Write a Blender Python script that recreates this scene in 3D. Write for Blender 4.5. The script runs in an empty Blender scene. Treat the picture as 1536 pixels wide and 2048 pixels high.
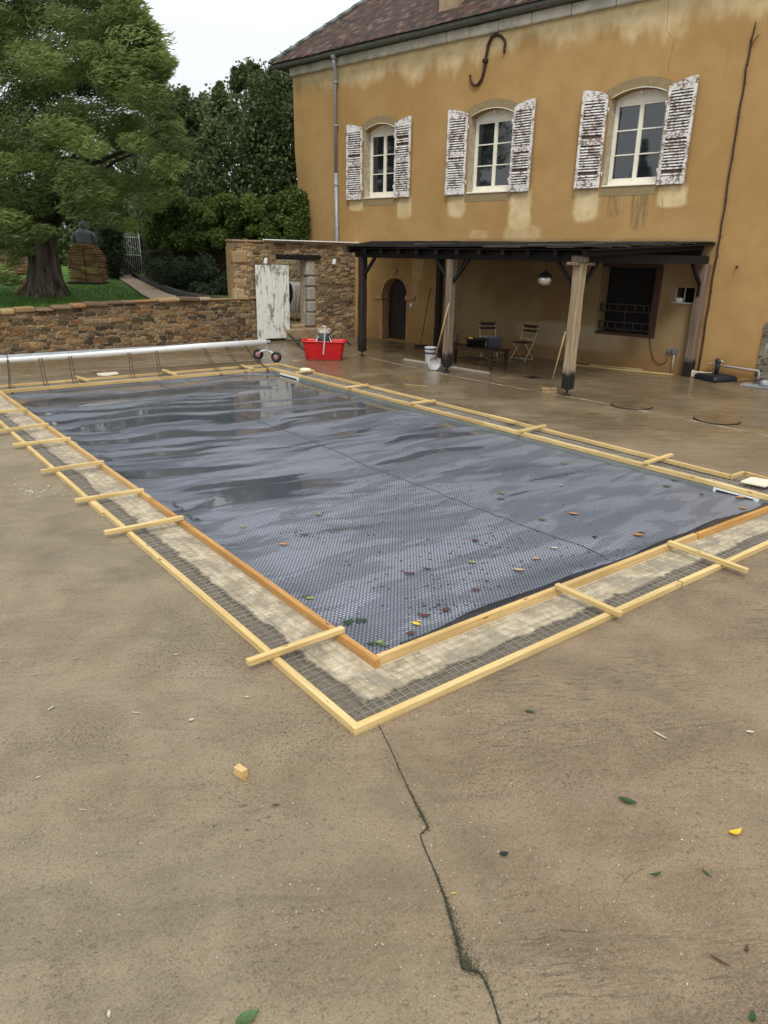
import bpy, math, random
import numpy as np
from mathutils import Vector, Matrix, noise as mnoise
from mathutils.geometry import tessellate_polygon
random.seed(7)
rng = np.random.default_rng(11)
scene = bpy.context.scene
col = scene.collection

# ------------------------------------------------------------------ camera
CAM_H = 2.4
FPX, PITCH, ROLL, YAW = 1436.64, 0.341635, 0.0203576, 0.6636726
fw = Vector((math.sin(YAW) * math.cos(PITCH), math.cos(YAW) * math.cos(PITCH), -math.sin(PITCH)))
rt0 = Vector((math.cos(YAW), -math.sin(YAW), 0))
up0 = rt0.cross(fw)
rt = rt0 * math.cos(ROLL) + up0 * math.sin(ROLL)
up = -rt0 * math.sin(ROLL) + up0 * math.cos(ROLL)
cam_d = bpy.data.cameras.new('camera')
cam = bpy.data.objects.new('camera', cam_d)
col.objects.link(cam)
m3 = Matrix((rt, up, -fw)).transposed()
cam.matrix_world = Matrix.Translation((0, 0, CAM_H)) @ m3.to_4x4()
cam_d.sensor_fit = 'VERTICAL'
cam_d.sensor_height = 24.0
cam_d.lens = FPX / 2048 * 24.0
cam_d.clip_start = 0.05
cam_d.clip_end = 2000
scene.camera = cam

# ------------------------------------------------------------------ sky and sun (overcast)
SUN_EL, SUN_AZ = math.radians(52), math.radians(218)
w = bpy.data.worlds.new('World')
scene.world = w
w.use_nodes = True
wn = w.node_tree
wn.nodes.clear()
def wnode(t, **k):
    n = wn.nodes.new(t)
    for a, b in k.items(): setattr(n, a, b)
    return n
sky = wnode('ShaderNodeTexSky', sky_type='NISHITA', sun_disc=False, sun_elevation=SUN_EL, sun_rotation=SUN_AZ)
tc = wnode('ShaderNodeTexCoord')
sep = wnode('ShaderNodeSeparateXYZ')
wn.links.new(tc.outputs['Generated'], sep.inputs[0])
cl = wnode('ShaderNodeMapRange')            # an overcast sky is about three times brighter overhead than near the horizon
wn.links.new(sep.outputs['Z'], cl.inputs['Value'])
cl.inputs['From Min'].default_value = 0.0; cl.inputs['From Max'].default_value = 1.0
cl.inputs['To Min'].default_value = 8.4; cl.inputs['To Max'].default_value = 15.8
nz = wnode('ShaderNodeTexNoise'); nz.inputs['Scale'].default_value = 2.2; nz.inputs['Detail'].default_value = 5
wn.links.new(tc.outputs['Generated'], nz.inputs['Vector'])
nm = wnode('ShaderNodeMapRange'); nm.inputs['To Min'].default_value = 0.9; nm.inputs['To Max'].default_value = 1.1
wn.links.new(nz.outputs['Fac'], nm.inputs['Value'])
mu = wnode('ShaderNodeMath', operation='MULTIPLY')
wn.links.new(cl.outputs[0], mu.inputs[0]); wn.links.new(nm.outputs[0], mu.inputs[1])
cc = wnode('ShaderNodeVectorMath', operation='SCALE'); cc.inputs[0].default_value = (0.965, 1.0, 1.03)
wn.links.new(mu.outputs[0], cc.inputs['Scale'])
mx = wnode('ShaderNodeMix', data_type='RGBA'); mx.inputs[0].default_value = 0.92
wn.links.new(sky.outputs[0], mx.inputs[6]); wn.links.new(cc.outputs[0], mx.inputs[7])
bg = wnode('ShaderNodeBackground'); bg.inputs['Strength'].default_value = 0.10
wn.links.new(mx.outputs[2], bg.inputs['Color'])
wo = wnode('ShaderNodeOutputWorld')
wn.links.new(bg.outputs[0], wo.inputs[0])

sun_d = bpy.data.lights.new('sun', 'SUN')
sun_d.energy = 1.7
sun_d.angle = math.radians(14)
sun_d.color = (1.0, 0.97, 0.92)
sun = bpy.data.objects.new('sun', sun_d)
col.objects.link(sun)
sdir = Vector((math.cos(SUN_EL) * math.sin(SUN_AZ), math.cos(SUN_EL) * math.cos(SUN_AZ), math.sin(SUN_EL)))
sun.rotation_euler = sdir.to_track_quat('Z', 'Y').to_euler()
sun.location = (0, 0, 20)
scene.view_settings.view_transform = 'Standard'
scene.view_settings.look = 'None'
scene.view_settings.exposure = 0.07
scene.view_settings.gamma = 1.0
scene.render.engine = 'CYCLES'
scene.render.resolution_x = 768
scene.render.resolution_y = 1024

# ------------------------------------------------------------------ measuring helpers (photo pixel -> real 3D point)
O = Vector((0, 0, CAM_H))
def ray(x, y):
    return rt * ((x - 768) / FPX) - up * ((y - 1024) / FPX) + fw
def at(x, y, z=0.0):
    d = ray(x, y); return O + d * ((z - CAM_H) / d.z)
FH = Vector((math.sin(YAW), math.cos(YAW), 0))
def ptF(x, y, F):
    d = ray(x, y); return O + d * (F / d.dot(FH))
def onv(x, y, v):
    d = ray(x, y); return O + d * (v / d.y)
def onu(x, y, u):
    d = ray(x, y); return O + d * (u / d.x)
def garden_z(u, v):
    F = u * FH.x + v * FH.y
    return 0.17 + 0.04 * min(F, 36) + 0.12 * max(0.0, min(1.0, (23 - v) / 3.5)) * max(0, min(1, (u - 3) / 4))
def atg(x, y):
    d = ray(x, y)
    t = 2.23 / (.04 * d.dot(FH) - d.z)
    p = O + d * t
    p.z = garden_z(p.x, p.y)
    return p
PHI = math.radians(9.98)        # the house front is turned ten degrees from the pool
cP, sP = math.cos(PHI), math.sin(PHI)
FD = 16.7
def HW(a, out, z):              # along the front, distance out of its face, height -> world
    f = FD - out
    return Vector((f * cP - a * sP, f * sP + a * cP, z))

# ------------------------------------------------------------------ mesh helpers
def tag(o, label=None, cat=None, group=None, kind=None):
    if label: o['label'] = label
    if cat: o['category'] = cat
    if group: o['group'] = group
    if kind: o['kind'] = kind
    return o
def empty(name, loc, rz=0, **k):
    o = bpy.data.objects.new(name, None); col.objects.link(o)
    o.location = loc; o.rotation_euler = (0, 0, rz); o.empty_display_size = .1
    tag(o, **k); return o
def frame(p, q, upv=(0, 0, 1)):
    x = (Vector(q) - Vector(p)); L = x.length; x.normalize()
    z = Vector(upv); y = z.cross(x)
    if y.length < 1e-4: y = Vector((0, 1, 0)).cross(x)
    y.normalize(); z = x.cross(y)
    return x, y, z, L
class MB:
    def __init__(s): s.v = []; s.f = []; s.sm = []; s.c = []; s.col = None
    def add(s, vs, fs, smooth=False):
        b = len(s.v); s.v += [tuple(p) for p in vs]
        s.f += [tuple(b + i for i in f) for f in fs]; s.sm += [smooth] * len(fs)
        s.c += [s.col] * len(vs)
        return s
    def box(s, c, d, M=None, jit=0):
        c = Vector(c); vs = []
        for sx in (-.5, .5):
            for sy in (-.5, .5):
                for sz in (-.5, .5):
                    p = Vector((sx * d[0], sy * d[1], sz * d[2]))
                    if jit: p += Vector((random.uniform(-jit, jit), random.uniform(-jit, jit), random.uniform(-jit, jit)))
                    if M is not None: p = M @ p
                    vs.append(p + c)
        return s.add(vs, [(0, 1, 3, 2), (4, 6, 7, 5), (0, 4, 5, 1), (2, 3, 7, 6), (0, 2, 6, 4), (1, 5, 7, 3)])
    def bbox(s, lo, hi, jit=0):
        lo = Vector(lo); hi = Vector(hi); return s.box((lo + hi) / 2, hi - lo, None, jit)
    def cbox(s, c, d, bev, M=None):           # chamfered box
        c = Vector(c); h = Vector(d) / 2; vs = []; 
        prof = [(-h.x + bev, -h.y), (h.x - bev, -h.y), (h.x, -h.y + bev), (h.x, h.y - bev), (h.x - bev, h.y), (-h.x + bev, h.y), (-h.x, h.y - bev), (-h.x, -h.y + bev)]
        rings = [(-h.z, 1 - bev / min(h.x, h.y)), (-h.z + bev, 1), (h.z - bev, 1), (h.z, 1 - bev / min(h.x, h.y))]
        for z, k in rings:
            for x, y in prof:
                p = Vector((x - math.copysign(bev, x) * (k < 1), y - math.copysign(bev, y) * (k < 1), z))
                if M is not None: p = M @ p
                vs.append(p + c)
        fs = []
        for r in range(3):
            for i in range(8):
                j = (i + 1) % 8; fs.append((r * 8 + i, r * 8 + j, r * 8 + 8 + j, r * 8 + 8 + i))
        fs.append(tuple(range(7, -1, -1))); fs.append(tuple(24 + i for i in range(8)))
        return s.add(vs, fs)
    def bar(s, p, q, w_, h_, upv=(0, 0, 1)):
        x, y, z, L = frame(p, q, upv); M = Matrix((x, y, z)).transposed()
        return s.box((Vector(p) + Vector(q)) / 2, (L, w_, h_), M)
    def tube(s, pts, r, n=8, cap=True, smooth=True):
        pts = [Vector(p) for p in pts]; k = len(pts)
        rs = r if isinstance(r, (list, tuple)) else [r] * k
        vs = []; prev = None
        for i, p in enumerate(pts):
            t = (pts[min(i + 1, k - 1)] - pts[max(i - 1, 0)]); t.normalize()
            if prev is None:
                a = Vector((0, 0, 1)) if abs(t.z) < .9 else Vector((1, 0, 0))
                a = (a - t * a.dot(t)).normalized()
            else:
                a = (prev - t * prev.dot(t)).normalized()
            prev = a; b = t.cross(a)
            for j in range(n):
                an = 2 * math.pi * j / n
                vs.append(p + (a * math.cos(an) + b * math.sin(an)) * rs[i])
        fs = []
        for i in range(k - 1):
            for j in range(n):
                l = (j + 1) % n; fs.append((i * n + j, i * n + l, (i + 1) * n + l, (i + 1) * n + j))
        s.add(vs, fs, smooth)
        if cap:
            b = len(s.v) - k * n
            s.f.append(tuple(b + n - 1 - j for j in range(n))); s.f.append(tuple(b + (k - 1) * n + j for j in range(n))); s.sm += [False, False]
        return s
    def lathe(s, c, prof, n=24, M=None, smooth=True, sy=1.0):
        c = Vector(c); vs = []
        for r, z in prof:
            for j in range(n):
                an = 2 * math.pi * j / n
                p = Vector((r * math.cos(an), r * sy * math.sin(an), z))
                if M is not None: p = M @ p
                vs.append(p + c)
        fs = []
        for i in range(len(prof) - 1):
            for j in range(n):
                l = (j + 1) % n; fs.append((i * n + j, i * n + l, (i + 1) * n + l, (i + 1) * n + j))
        s.add(vs, fs, smooth)
        b = len(s.v) - len(prof) * n
        if prof[0][0] > 1e-4: s.f.append(tuple(b + n - 1 - j for j in range(n))); s.sm.append(False)
        if prof[-1][0] > 1e-4: s.f.append(tuple(b + (len(prof) - 1) * n + j for j in range(n))); s.sm.append(False)
        return s
    def plate(s, outer, holes, fn, t):        # 2D polygon with holes, fn(x,y,depth)->3D, thickness t (depth 0..t)
        polys = [outer] + holes
        flat = [p for q in polys for p in q]
        tris = tessellate_polygon([[Vector((p[0], p[1], 0)) for p in q] for q in polys])
        n = len(flat)
        vs = [fn(p[0], p[1], 0) for p in flat] + [fn(p[0], p[1], t) for p in flat]
        fs = [tuple(tr) for tr in tris] + [tuple(n + i for i in reversed(tr)) for tr in tris]
        b = 0
        for q in polys:
            k = len(q)
            for i in range(k):
                j = (i + 1) % k; fs.append((b + i, b + j, n + b + j, n + b + i))
            b += k
        return s.add(vs, fs)
    def build(s, name, mat, parent=None, bevel=0, loc=None, **k):
        me = bpy.data.meshes.new(name)
        vs = s.v
        if loc is not None: vs = [(a[0] - loc[0], a[1] - loc[1], a[2] - loc[2]) for a in vs]
        me.from_pydata(vs, [], s.f)
        me.polygons.foreach_set('use_smooth', s.sm)
        if any(c is not None for c in s.c):
            ca = me.color_attributes.new('Col', 'FLOAT_COLOR', 'POINT')
            ca.data.foreach_set('color', [x for c in s.c for x in ((c[0], c[1], c[2], 1) if c is not None else (.5, .5, .5, 1))])
        me.update()
        if mat: me.materials.append(mat)
        o = bpy.data.objects.new(name, me); col.objects.link(o)
        if loc is not None: o.location = loc
        if parent:
            o.parent = parent
        if bevel:
            b = o.modifiers.new('bevel', 'BEVEL'); b.width = bevel; b.segments = 2; b.limit_method = 'ANGLE'
        tag(o, **k)
        return o
def unparent_shift(o, parent):      # mesh authored in world coordinates, kept in place under a placed Empty
    o.matrix_parent_inverse = (Matrix.Translation(parent.location) @ parent.rotation_euler.to_matrix().to_4x4()).inverted()
def wbuild(mb, name, mat, parent, **k):
    o = mb.build(name, mat, parent, **k); unparent_shift(o, parent); return o
def copy_tree(o, parent=None):
    c = o.copy(); col.objects.link(c)
    if parent: c.parent = parent
    for ch in list(o.children): copy_tree(ch, c)
    return c
def arc(cx, cy, r, a0, a1, n):
    return [(cx + r * math.cos(math.radians(a0 + (a1 - a0) * i / n)), cy + r * math.sin(math.radians(a0 + (a1 - a0) * i / n))) for i in range(n + 1)]

# ------------------------------------------------------------------ materials
class N:
    def __init__(s, name, rough=.7, spec=.5, metal=0):
        s.m = bpy.data.materials.new(name); s.m.use_nodes = True; s.t = s.m.node_tree
        s.b = s.t.nodes['Principled BSDF']
        s.b.inputs['Roughness'].default_value = rough; s.b.inputs['Metallic'].default_value = metal
        s.b.inputs['Specular IOR Level'].default_value = spec
        s.tc = s.t.nodes.new('ShaderNodeTexCoord')
    def n(s, t, **k):
        x = s.t.nodes.new(t)
        for a, b in k.items(): setattr(x, a, b)
        return x
    def set(s, inp, v):
        if hasattr(v, 'is_linked') or isinstance(v, bpy.types.NodeSocket): s.t.links.new(v, inp)
        else:
            if isinstance(v, (tuple, list)) and len(v) == 3 and inp.type == 'RGBA': v = (*v, 1)
            inp.default_value = v
    @property
    def obj(s): return s.tc.outputs['Object']
    @property
    def gen(s): return s.tc.outputs['Generated']
    def map(s, v, scale=(1, 1, 1), loc=(0, 0, 0), rot=(0, 0, 0)):
        x = s.n('ShaderNodeMapping'); s.set(x.inputs[0], v)
        x.inputs['Scale'].default_value = scale; x.inputs['Location'].default_value = loc; x.inputs['Rotation'].default_value = rot
        return x.outputs[0]
    def noise(s, scale, detail=4, rough=.55, vec=None, dist=0):
        x = s.n('ShaderNodeTexNoise'); s.set(x.inputs['Vector'], vec or s.obj)
        x.inputs['Scale'].default_value = scale; x.inputs['Detail'].default_value = detail
        x.inputs['Roughness'].default_value = rough; x.inputs['Distortion'].default_value = dist
        return x.outputs['Fac']
    def vor(s, scale, vec=None, feature='F1', out='Distance', rnd=1):
        x = s.n('ShaderNodeTexVoronoi', feature=feature); s.set(x.inputs['Vector'], vec or s.obj)
        x.inputs['Scale'].default_value = scale; x.inputs['Randomness'].default_value = rnd
        return x.outputs[out]
    def step(s, v, a, b, lo=0, hi=1):
        x = s.n('ShaderNodeMapRange', interpolation_type='SMOOTHSTEP'); s.set(x.inputs['Value'], v)
        x.inputs['From Min'].default_value = a; x.inputs['From Max'].default_value = b
        x.inputs['To Min'].default_value = lo; x.inputs['To Max'].default_value = hi
        return x.outputs[0]
    def math(s, op, a, b=0, c=0):
        x = s.n('ShaderNodeMath', operation=op); s.set(x.inputs[0], a); s.set(x.inputs[1], b); s.set(x.inputs[2], c)
        return x.outputs[0]
    def mix(s, f, a, b, mode='MIX'):
        x = s.n('ShaderNodeMix', data_type='RGBA', blend_type=mode); s.set(x.inputs[0], f); s.set(x.inputs[6], a); s.set(x.inputs[7], b)
        return x.outputs[2]
    def xyz(s, v=None):
        x = s.n('ShaderNodeSeparateXYZ'); s.set(x.inputs[0], v or s.obj); return x.outputs
    def attr(s, name, out='Color'):
        x = s.n('ShaderNodeAttribute', attribute_name=name); return x.outputs[out]
    def rand(s): return s.n('ShaderNodeObjectInfo').outputs['Random']
    def color(s, v): s.set(s.b.inputs['Base Color'], v); return s
    def rough(s, v): s.set(s.b.inputs['Roughness'], v); return s
    def bump(s, h, strength=.5, dist=.01, prev=None):
        x = s.n('ShaderNodeBump'); s.set(x.inputs['Height'], h)
        x.inputs['Strength'].default_value = strength; x.inputs['Distance'].default_value = dist
        if prev is not None: s.t.links.new(prev, x.inputs['Normal'])
        s.t.links.new(x.outputs[0], s.b.inputs['Normal']); return x.outputs[0]

def plain(name, c, rough=.6, metal=0, var=.12, sc=9, bump=.15, spec=.5):
    n = N(name, rough, spec, metal)
    f = n.noise(sc, 5); g = n.noise(sc * 9, 4)
    n.color(n.mix(n.step(f, .3, .7), tuple(x * (1 - var) for x in c), tuple(min(1, x * (1 + var)) for x in c)))
    n.rough(n.step(g, .2, .8, max(.02, rough - .08), min(1, rough + .12)))
    n.bump(g, bump, .004)
    return n.m

def wood(name, c1, c2, rough=.6, scale=1.0, knots=True, grain=75, dark_end=False, bump=.3):
    n = N(name, rough, .35)
    r = n.rand()
    off = n.n('ShaderNodeCombineXYZ'); n.set(off.inputs[0], n.math('MULTIPLY', r, 37)); n.set(off.inputs[1], n.math('MULTIPLY', r, 11))
    va = n.n('ShaderNodeVectorMath', operation='ADD'); n.set(va.inputs[0], n.obj); n.set(va.inputs[1], off.outputs[0])
    v = va.outputs[0]
    g = n.noise(1.0, 5, .6, n.map(v, (1.6 * scale, grain, grain)), .4)
    big = n.noise(1.3, 3, .5, n.map(v, (1, 6, 6)))
    c = n.mix(n.step(g, .3, .7), c1, c2)
    c = n.mix(n.step(big, .35, .65, 0, .45), c, tuple(x * .62 for x in c1))
    c = n.mix(n.math('MULTIPLY', r, .35), c, tuple(x * .75 for x in c1))
    if knots:
        k = n.vor(3.2, n.map(v, (1, 4, 4)))
        c = n.mix(n.step(k, .13, .05), c, (.20, .09, .03))
        c = n.mix(n.math('MULTIPLY', n.step(n.noise(14, 5, .7, v), .60, .70), .4), c, (.42, .37, .28))
        c = n.mix(n.math('MULTIPLY', n.step(n.noise(5, 5, .7, v), .62, .75), .45), c, (.22, .16, .09))
    n.color(c); n.bump(g, bump, .002)
    return n.m

# new softwood of the formwork
M_board = wood('pale_softwood', (.56, .355, .125), (.76, .56, .27), .55)
M_board_wet = wood('wet_softwood', (.45, .21, .05), (.66, .38, .125), .42)
M_board_mid = wood('damp_softwood', (.60, .36, .13), (.68, .46, .20), .5)
M_batten = wood('batten_softwood', (.60, .41, .15), (.80, .62, .31), .6)
M_plankgrey = wood('grey_plank', (.42, .38, .30), (.55, .5, .42), .6)
M_darkwood = wood('dark_wood', (.007, .005, .004), (.015, .010, .008), .85, knots=False)
M_handle = wood('handle_wood', (.36, .24, .11), (.5, .36, .2), .5, knots=False)
M_handle_dark = wood('dark_handle', (.16, .08, .035), (.24, .13, .06), .5, knots=False)
M_tablewood = wood('table_wood', (.045, .022, .014), (.09, .048, .03), .32, knots=False)

# weathered post timber: greyish with a wet black foot (object z 0 is the foot)
def post_mat(name, c1, c2, foot):
    n = N(name, .65, .35)
    z = n.xyz()[2]
    g = n.noise(1, 6, .6, n.map(n.obj, (45, 45, 1.2)), .3)
    b = n.noise(3, 4)
    c = n.mix(n.step(g, .3, .7), c1, c2)
    c = n.mix(n.step(b, .55, .75, 0, .5), c, tuple(x * .45 for x in c1))
    zz = n.math('ADD', z, n.math('MULTIPLY', n.noise(5, 4), .35))
    c = n.mix(n.step(zz, foot + .30, foot + .08), c, (.014, .011, .01))
    n.color(c); n.bump(g, .5, .004)
    return n.m
M_post = post_mat('weathered_post', (.10, .075, .052), (.24, .185, .14), .25)
M_post_dark = post_mat('dark_post', (.016, .010, .008), (.035, .024, .018), .2)
M_post_pale = post_mat('pale_post', (.20, .145, .085), (.40, .31, .20), .3)
M_post_brown = post_mat('brown_post', (.13, .085, .06), (.24, .17, .125), .35)

# concrete terrace, wet towards the house
def terrace_mat():
    n = N('wet_concrete', .5, .5)
    X, Y, Z = n.xyz()
    big = n.noise(.35, 4, .55, dist=.6)
    mid = n.noise(2.2, 5, .6, dist=.5)
    # brushed swirl marks
    st = n.noise(1.0, 6, .62, n.map(n.map(n.obj, rot=(0, 0, math.radians(35))), (1.6, 9, 1)), 1.2)
    fine = n.noise(34, 5, .72)
    vfine = n.noise(210, 3, .75)
    grey = n.mix(n.step(mid, .3, .7), (.180, .139, .077), (.268, .214, .130))
    brown = n.mix(n.step(mid, .3, .7), (.162, .108, .055), (.256, .178, .100))
    side = n.step(n.math('ADD', n.math('SUBTRACT', n.math('MULTIPLY', X, 1.0), n.math('MULTIPLY', Y, .35)), n.math('MULTIPLY', n.math('SUBTRACT', big, .5), 2.4)), -.3, 1.6)
    c = n.mix(side, grey, brown)
    # far court stays wetter and browner
    far = n.step(n.math('ADD', n.math('ADD', X, n.math('MULTIPLY', Y, .55)), n.math('MULTIPLY', n.math('SUBTRACT', mid, .5), 3.0)), 9.5, 13.5)
    c = n.mix(n.math('MULTIPLY', far, .9), c, n.mix(n.step(st, .35, .68), (.140, .096, .050), (.245, .176, .098)))
    pink = n.math('MULTIPLY', n.step(n.noise(.9, 3), .58, .72), .4)
    c = n.mix(pink, c, (.25, .165, .115))
    c = n.mix(n.math('MULTIPLY', n.step(st, .5, .34), .22), c, (.075, .058, .036))
    c = n.mix(n.math('MULTIPLY', n.step(fine, .47, .66), .35), c, (.24, .2, .15))
    c = n.mix(n.math('MULTIPLY', n.step(fine, .46, .33), .6), c, (.065, .054, .036))
    # fine grain, swept lines on the right, dark pits gathered in patches
    c = n.mix(n.math('MULTIPLY', n.step(vfine, .45, .65), .55), c, n.mix(.5, c, (.34, .28, .20)))
    c = n.mix(n.math('MULTIPLY', n.step(vfine, .45, .30), .60), c, (.05, .042, .028))
    g3 = n.noise(95, 4, .8)
    c = n.mix(n.math('MULTIPLY', n.step(g3, .47, .36), .62), c, (.060, .048, .029))
    c = n.mix(n.math('MULTIPLY', n.step(g3, .55, .68), .55), c, (.40, .33, .225))
    ln = n.noise(1.0, 6, .7, n.map(n.map(n.obj, rot=(0, 0, math.radians(33))), (6, 46, 1)), 1.5)
    lm = n.math('MULTIPLY', side, n.step(n.noise(.7, 4, .6, dist=.6), .42, .60))
    c = n.mix(n.math('MULTIPLY', n.math('MULTIPLY', n.step(ln, .50, .38), lm), .60), c, (.052, .043, .027))
    damp = n.step(n.noise(.55, 5, .62, n.map(n.obj, loc=(5, 2, 0)), .8), .52, .66)
    c = n.mix(n.math('MULTIPLY', damp, .30), c, (.085, .075, .048))
    region = n.step(n.noise(.8, 5, .65, dist=.7), .46, .62)
    pits = n.step(n.noise(58, 6, .80), .450, .385)
    pits2 = n.math('MULTIPLY', n.step(n.noise(24, 7, .85, n.map(n.map(n.obj, rot=(0, 0, math.radians(33))), (.8, 1.7, 1))), .43, .38), n.step(n.noise(1.3, 5, .65), .48, .64))
    pits = n.math('MULTIPLY', pits, n.math('ADD', n.math('MULTIPLY', region, .75), .12))
    pits = n.math('MAXIMUM', pits, n.math('MULTIPLY', pits2, .9))
    near = n.step(n.math('ADD', X, Y), 13, 6, 0.25, 1)
    pits = n.math('MULTIPLY', pits, near)
    c = n.mix(pits, c, (.022, .021, .014))
    # pale grains
    gr = n.step(n.math('ADD', n.vor(120), n.math('MULTIPLY', n.noise(300, 2), .25)), .30, .24)
    gate = n.step(n.noise(60, 2), .55, .6)
    c = n.mix(n.math('MULTIPLY', n.math('MULTIPLY', gr, gate), .75), c, (.42, .34, .24))
    gr2 = n.step(n.math('ADD', n.vor(34), n.math('MULTIPLY', n.noise(260, 2), .09)), .095, .075)
    c = n.mix(n.math('MULTIPLY', gr2, .5), c, (.45, .40, .32))
    gr3 = n.step(n.vor(30, n.map(n.obj, loc=(3, 7, 0))), .075, .045)
    c = n.mix(n.math('MULTIPLY', gr3, .8), c, (.02, .018, .012))
    n.color(c)
    wet = n.step(n.math('ADD', n.noise(.7, 4, .5, dist=.3), n.math('MULTIPLY', far, .16)), .42, .78)
    ro = n.math('SUBTRACT', .80, n.math('MULTIPLY', wet, n.math('ADD', n.math('MULTIPLY', far, .42), .12)))
    ro = n.math('SUBTRACT', ro, n.math('MULTIPLY', far, .20))
    n.rough(ro)
    h = n.math('ADD', n.math('MULTIPLY', fine, 1.0), n.math('MULTIPLY', vfine, .5))
    h = n.math('SUBTRACT', h, n.math('MULTIPLY', pits, .8))
    b1 = n.bump(h, .55, .006)
    n.bump(st, .25, .02, b1)
    return n.m
M_terrace = terrace_mat()

def trench_mat():
    n = N('old_coping_and_dirt', .85, .3)
    X, Y, Z = n.xyz()
    # distance from the pool edge: attribute painted per vertex (0 pool side, 1 outside)
    e = n.attr('edge', 'Fac')
    nz_ = n.noise(3.2, 6, .65, dist=.6)
    e2 = n.math('ADD', e, n.math('MULTIPLY', n.math('SUBTRACT', nz_, .5), .42))
    f = n.noise(11, 6, .7); g = n.noise(60, 5, .7)
    cream = n.mix(n.step(f, .3, .7), (.34, .275, .165), (.60, .52, .375))
    stain = n.step(n.noise(2.4, 6, .68, dist=.9), .46, .58)
    cream = n.mix(n.math('MULTIPLY', stain, .75), cream, n.mix(n.step(g, .3, .7), (.20, .17, .12), (.31, .26, .19)))
    ter = n.step(n.noise(1.4, 2), .70, .73)
    cream = n.mix(n.math('MULTIPLY', ter, .7), cream, (.55, .30, .16))
    dirt = n.mix(n.step(g, .3, .7), (.095, .080, .056), (.19, .165, .125))
    c = n.mix(n.step(e2, .54, .70), cream, dirt)
    line = n.math('MULTIPLY', n.step(e2, .58, .64), n.step(e2, .72, .66))
    c = n.mix(n.math('MULTIPLY', line, n.step(g, .35, .6, .25, .85)), c, (.045, .036, .026))
    pl_ = n.step(e, .10, .07)
    c = n.mix(pl_, c, (.70, .62, .44))
    n.color(c); n.bump(n.math('ADD', f, n.math('MULTIPLY', g, .5)), .6, .008)
    return n.m
M_trench = trench_mat()

def cover_mat():
    n = N('bubble_cover', .3, .5)
    wet = n.attr('wet', 'Fac'); hgt = n.attr('hump', 'Fac')
    br = n.n('ShaderNodeTexBrick'); n.set(br.inputs['Vector'], n.map(n.obj, (1, 1, 1), rot=(0, 0, 0)))
    br.inputs['Scale'].default_value = 1.0; br.inputs['Mortar Size'].default_value = .0032
    br.inputs['Mortar Smooth'].default_value = .4; br.inputs['Brick Width'].default_value = .034; br.inputs['Row Height'].default_value = .021
    br.inputs['Bias'].default_value = 0
    mort = br.outputs['Fac']
    br.inputs['Mortar Size'].default_value = .0046
    big = n.noise(.8, 4, .6); dust = n.noise(5, 6, .7, dist=.5)
    base = n.mix(n.step(big, .3, .7), (.058, .065, .078), (.092, .097, .103))
    sheen_ = n.step(n.noise(1.0, 5, .65, n.map(n.obj, (.8, 2.9, 1)), .6), .475, .535)
    top = n.mix(n.math('MULTIPLY', n.step(hgt, .0, .12), n.math('ADD', n.math('ADD', .22, n.math('MULTIPLY', n.step(hgt, .1, .6), .30)), n.math('MULTIPLY', sheen_, .55))), (.098, .112, .145), (.320, .342, .400))  # lighter humps and patches put the sky's sheen into the bubble colour
    dry = n.mix(mort, top, (.010, .013, .020))
    c = n.mix(wet, dry, base)
    c = n.mix(n.math('MULTIPLY', n.step(dust, .56, .75), .28), c, (.15, .155, .15))
    n.color(c)
    ro = n.math('ADD', n.math('MULTIPLY', n.math('SUBTRACT', 1, wet), .30), .045)
    n.rough(ro)
    x = n.n('ShaderNodeBump'); n.set(x.inputs['Height'], n.math('SUBTRACT', 1, mort))
    n.set(x.inputs['Strength'], n.math('MULTIPLY', n.math('SUBTRACT', 1, wet), .55)); x.inputs['Distance'].default_value = .004
    y = n.n('ShaderNodeBump'); n.set(y.inputs['Height'], n.noise(7, 2)); y.inputs['Strength'].default_value = .05; y.inputs['Distance'].default_value = .01
    n.t.links.new(x.outputs[0], y.inputs['Normal']); n.t.links.new(y.outputs[0], n.b.inputs['Normal'])
    return n.m
M_cover = cover_mat()

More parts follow.
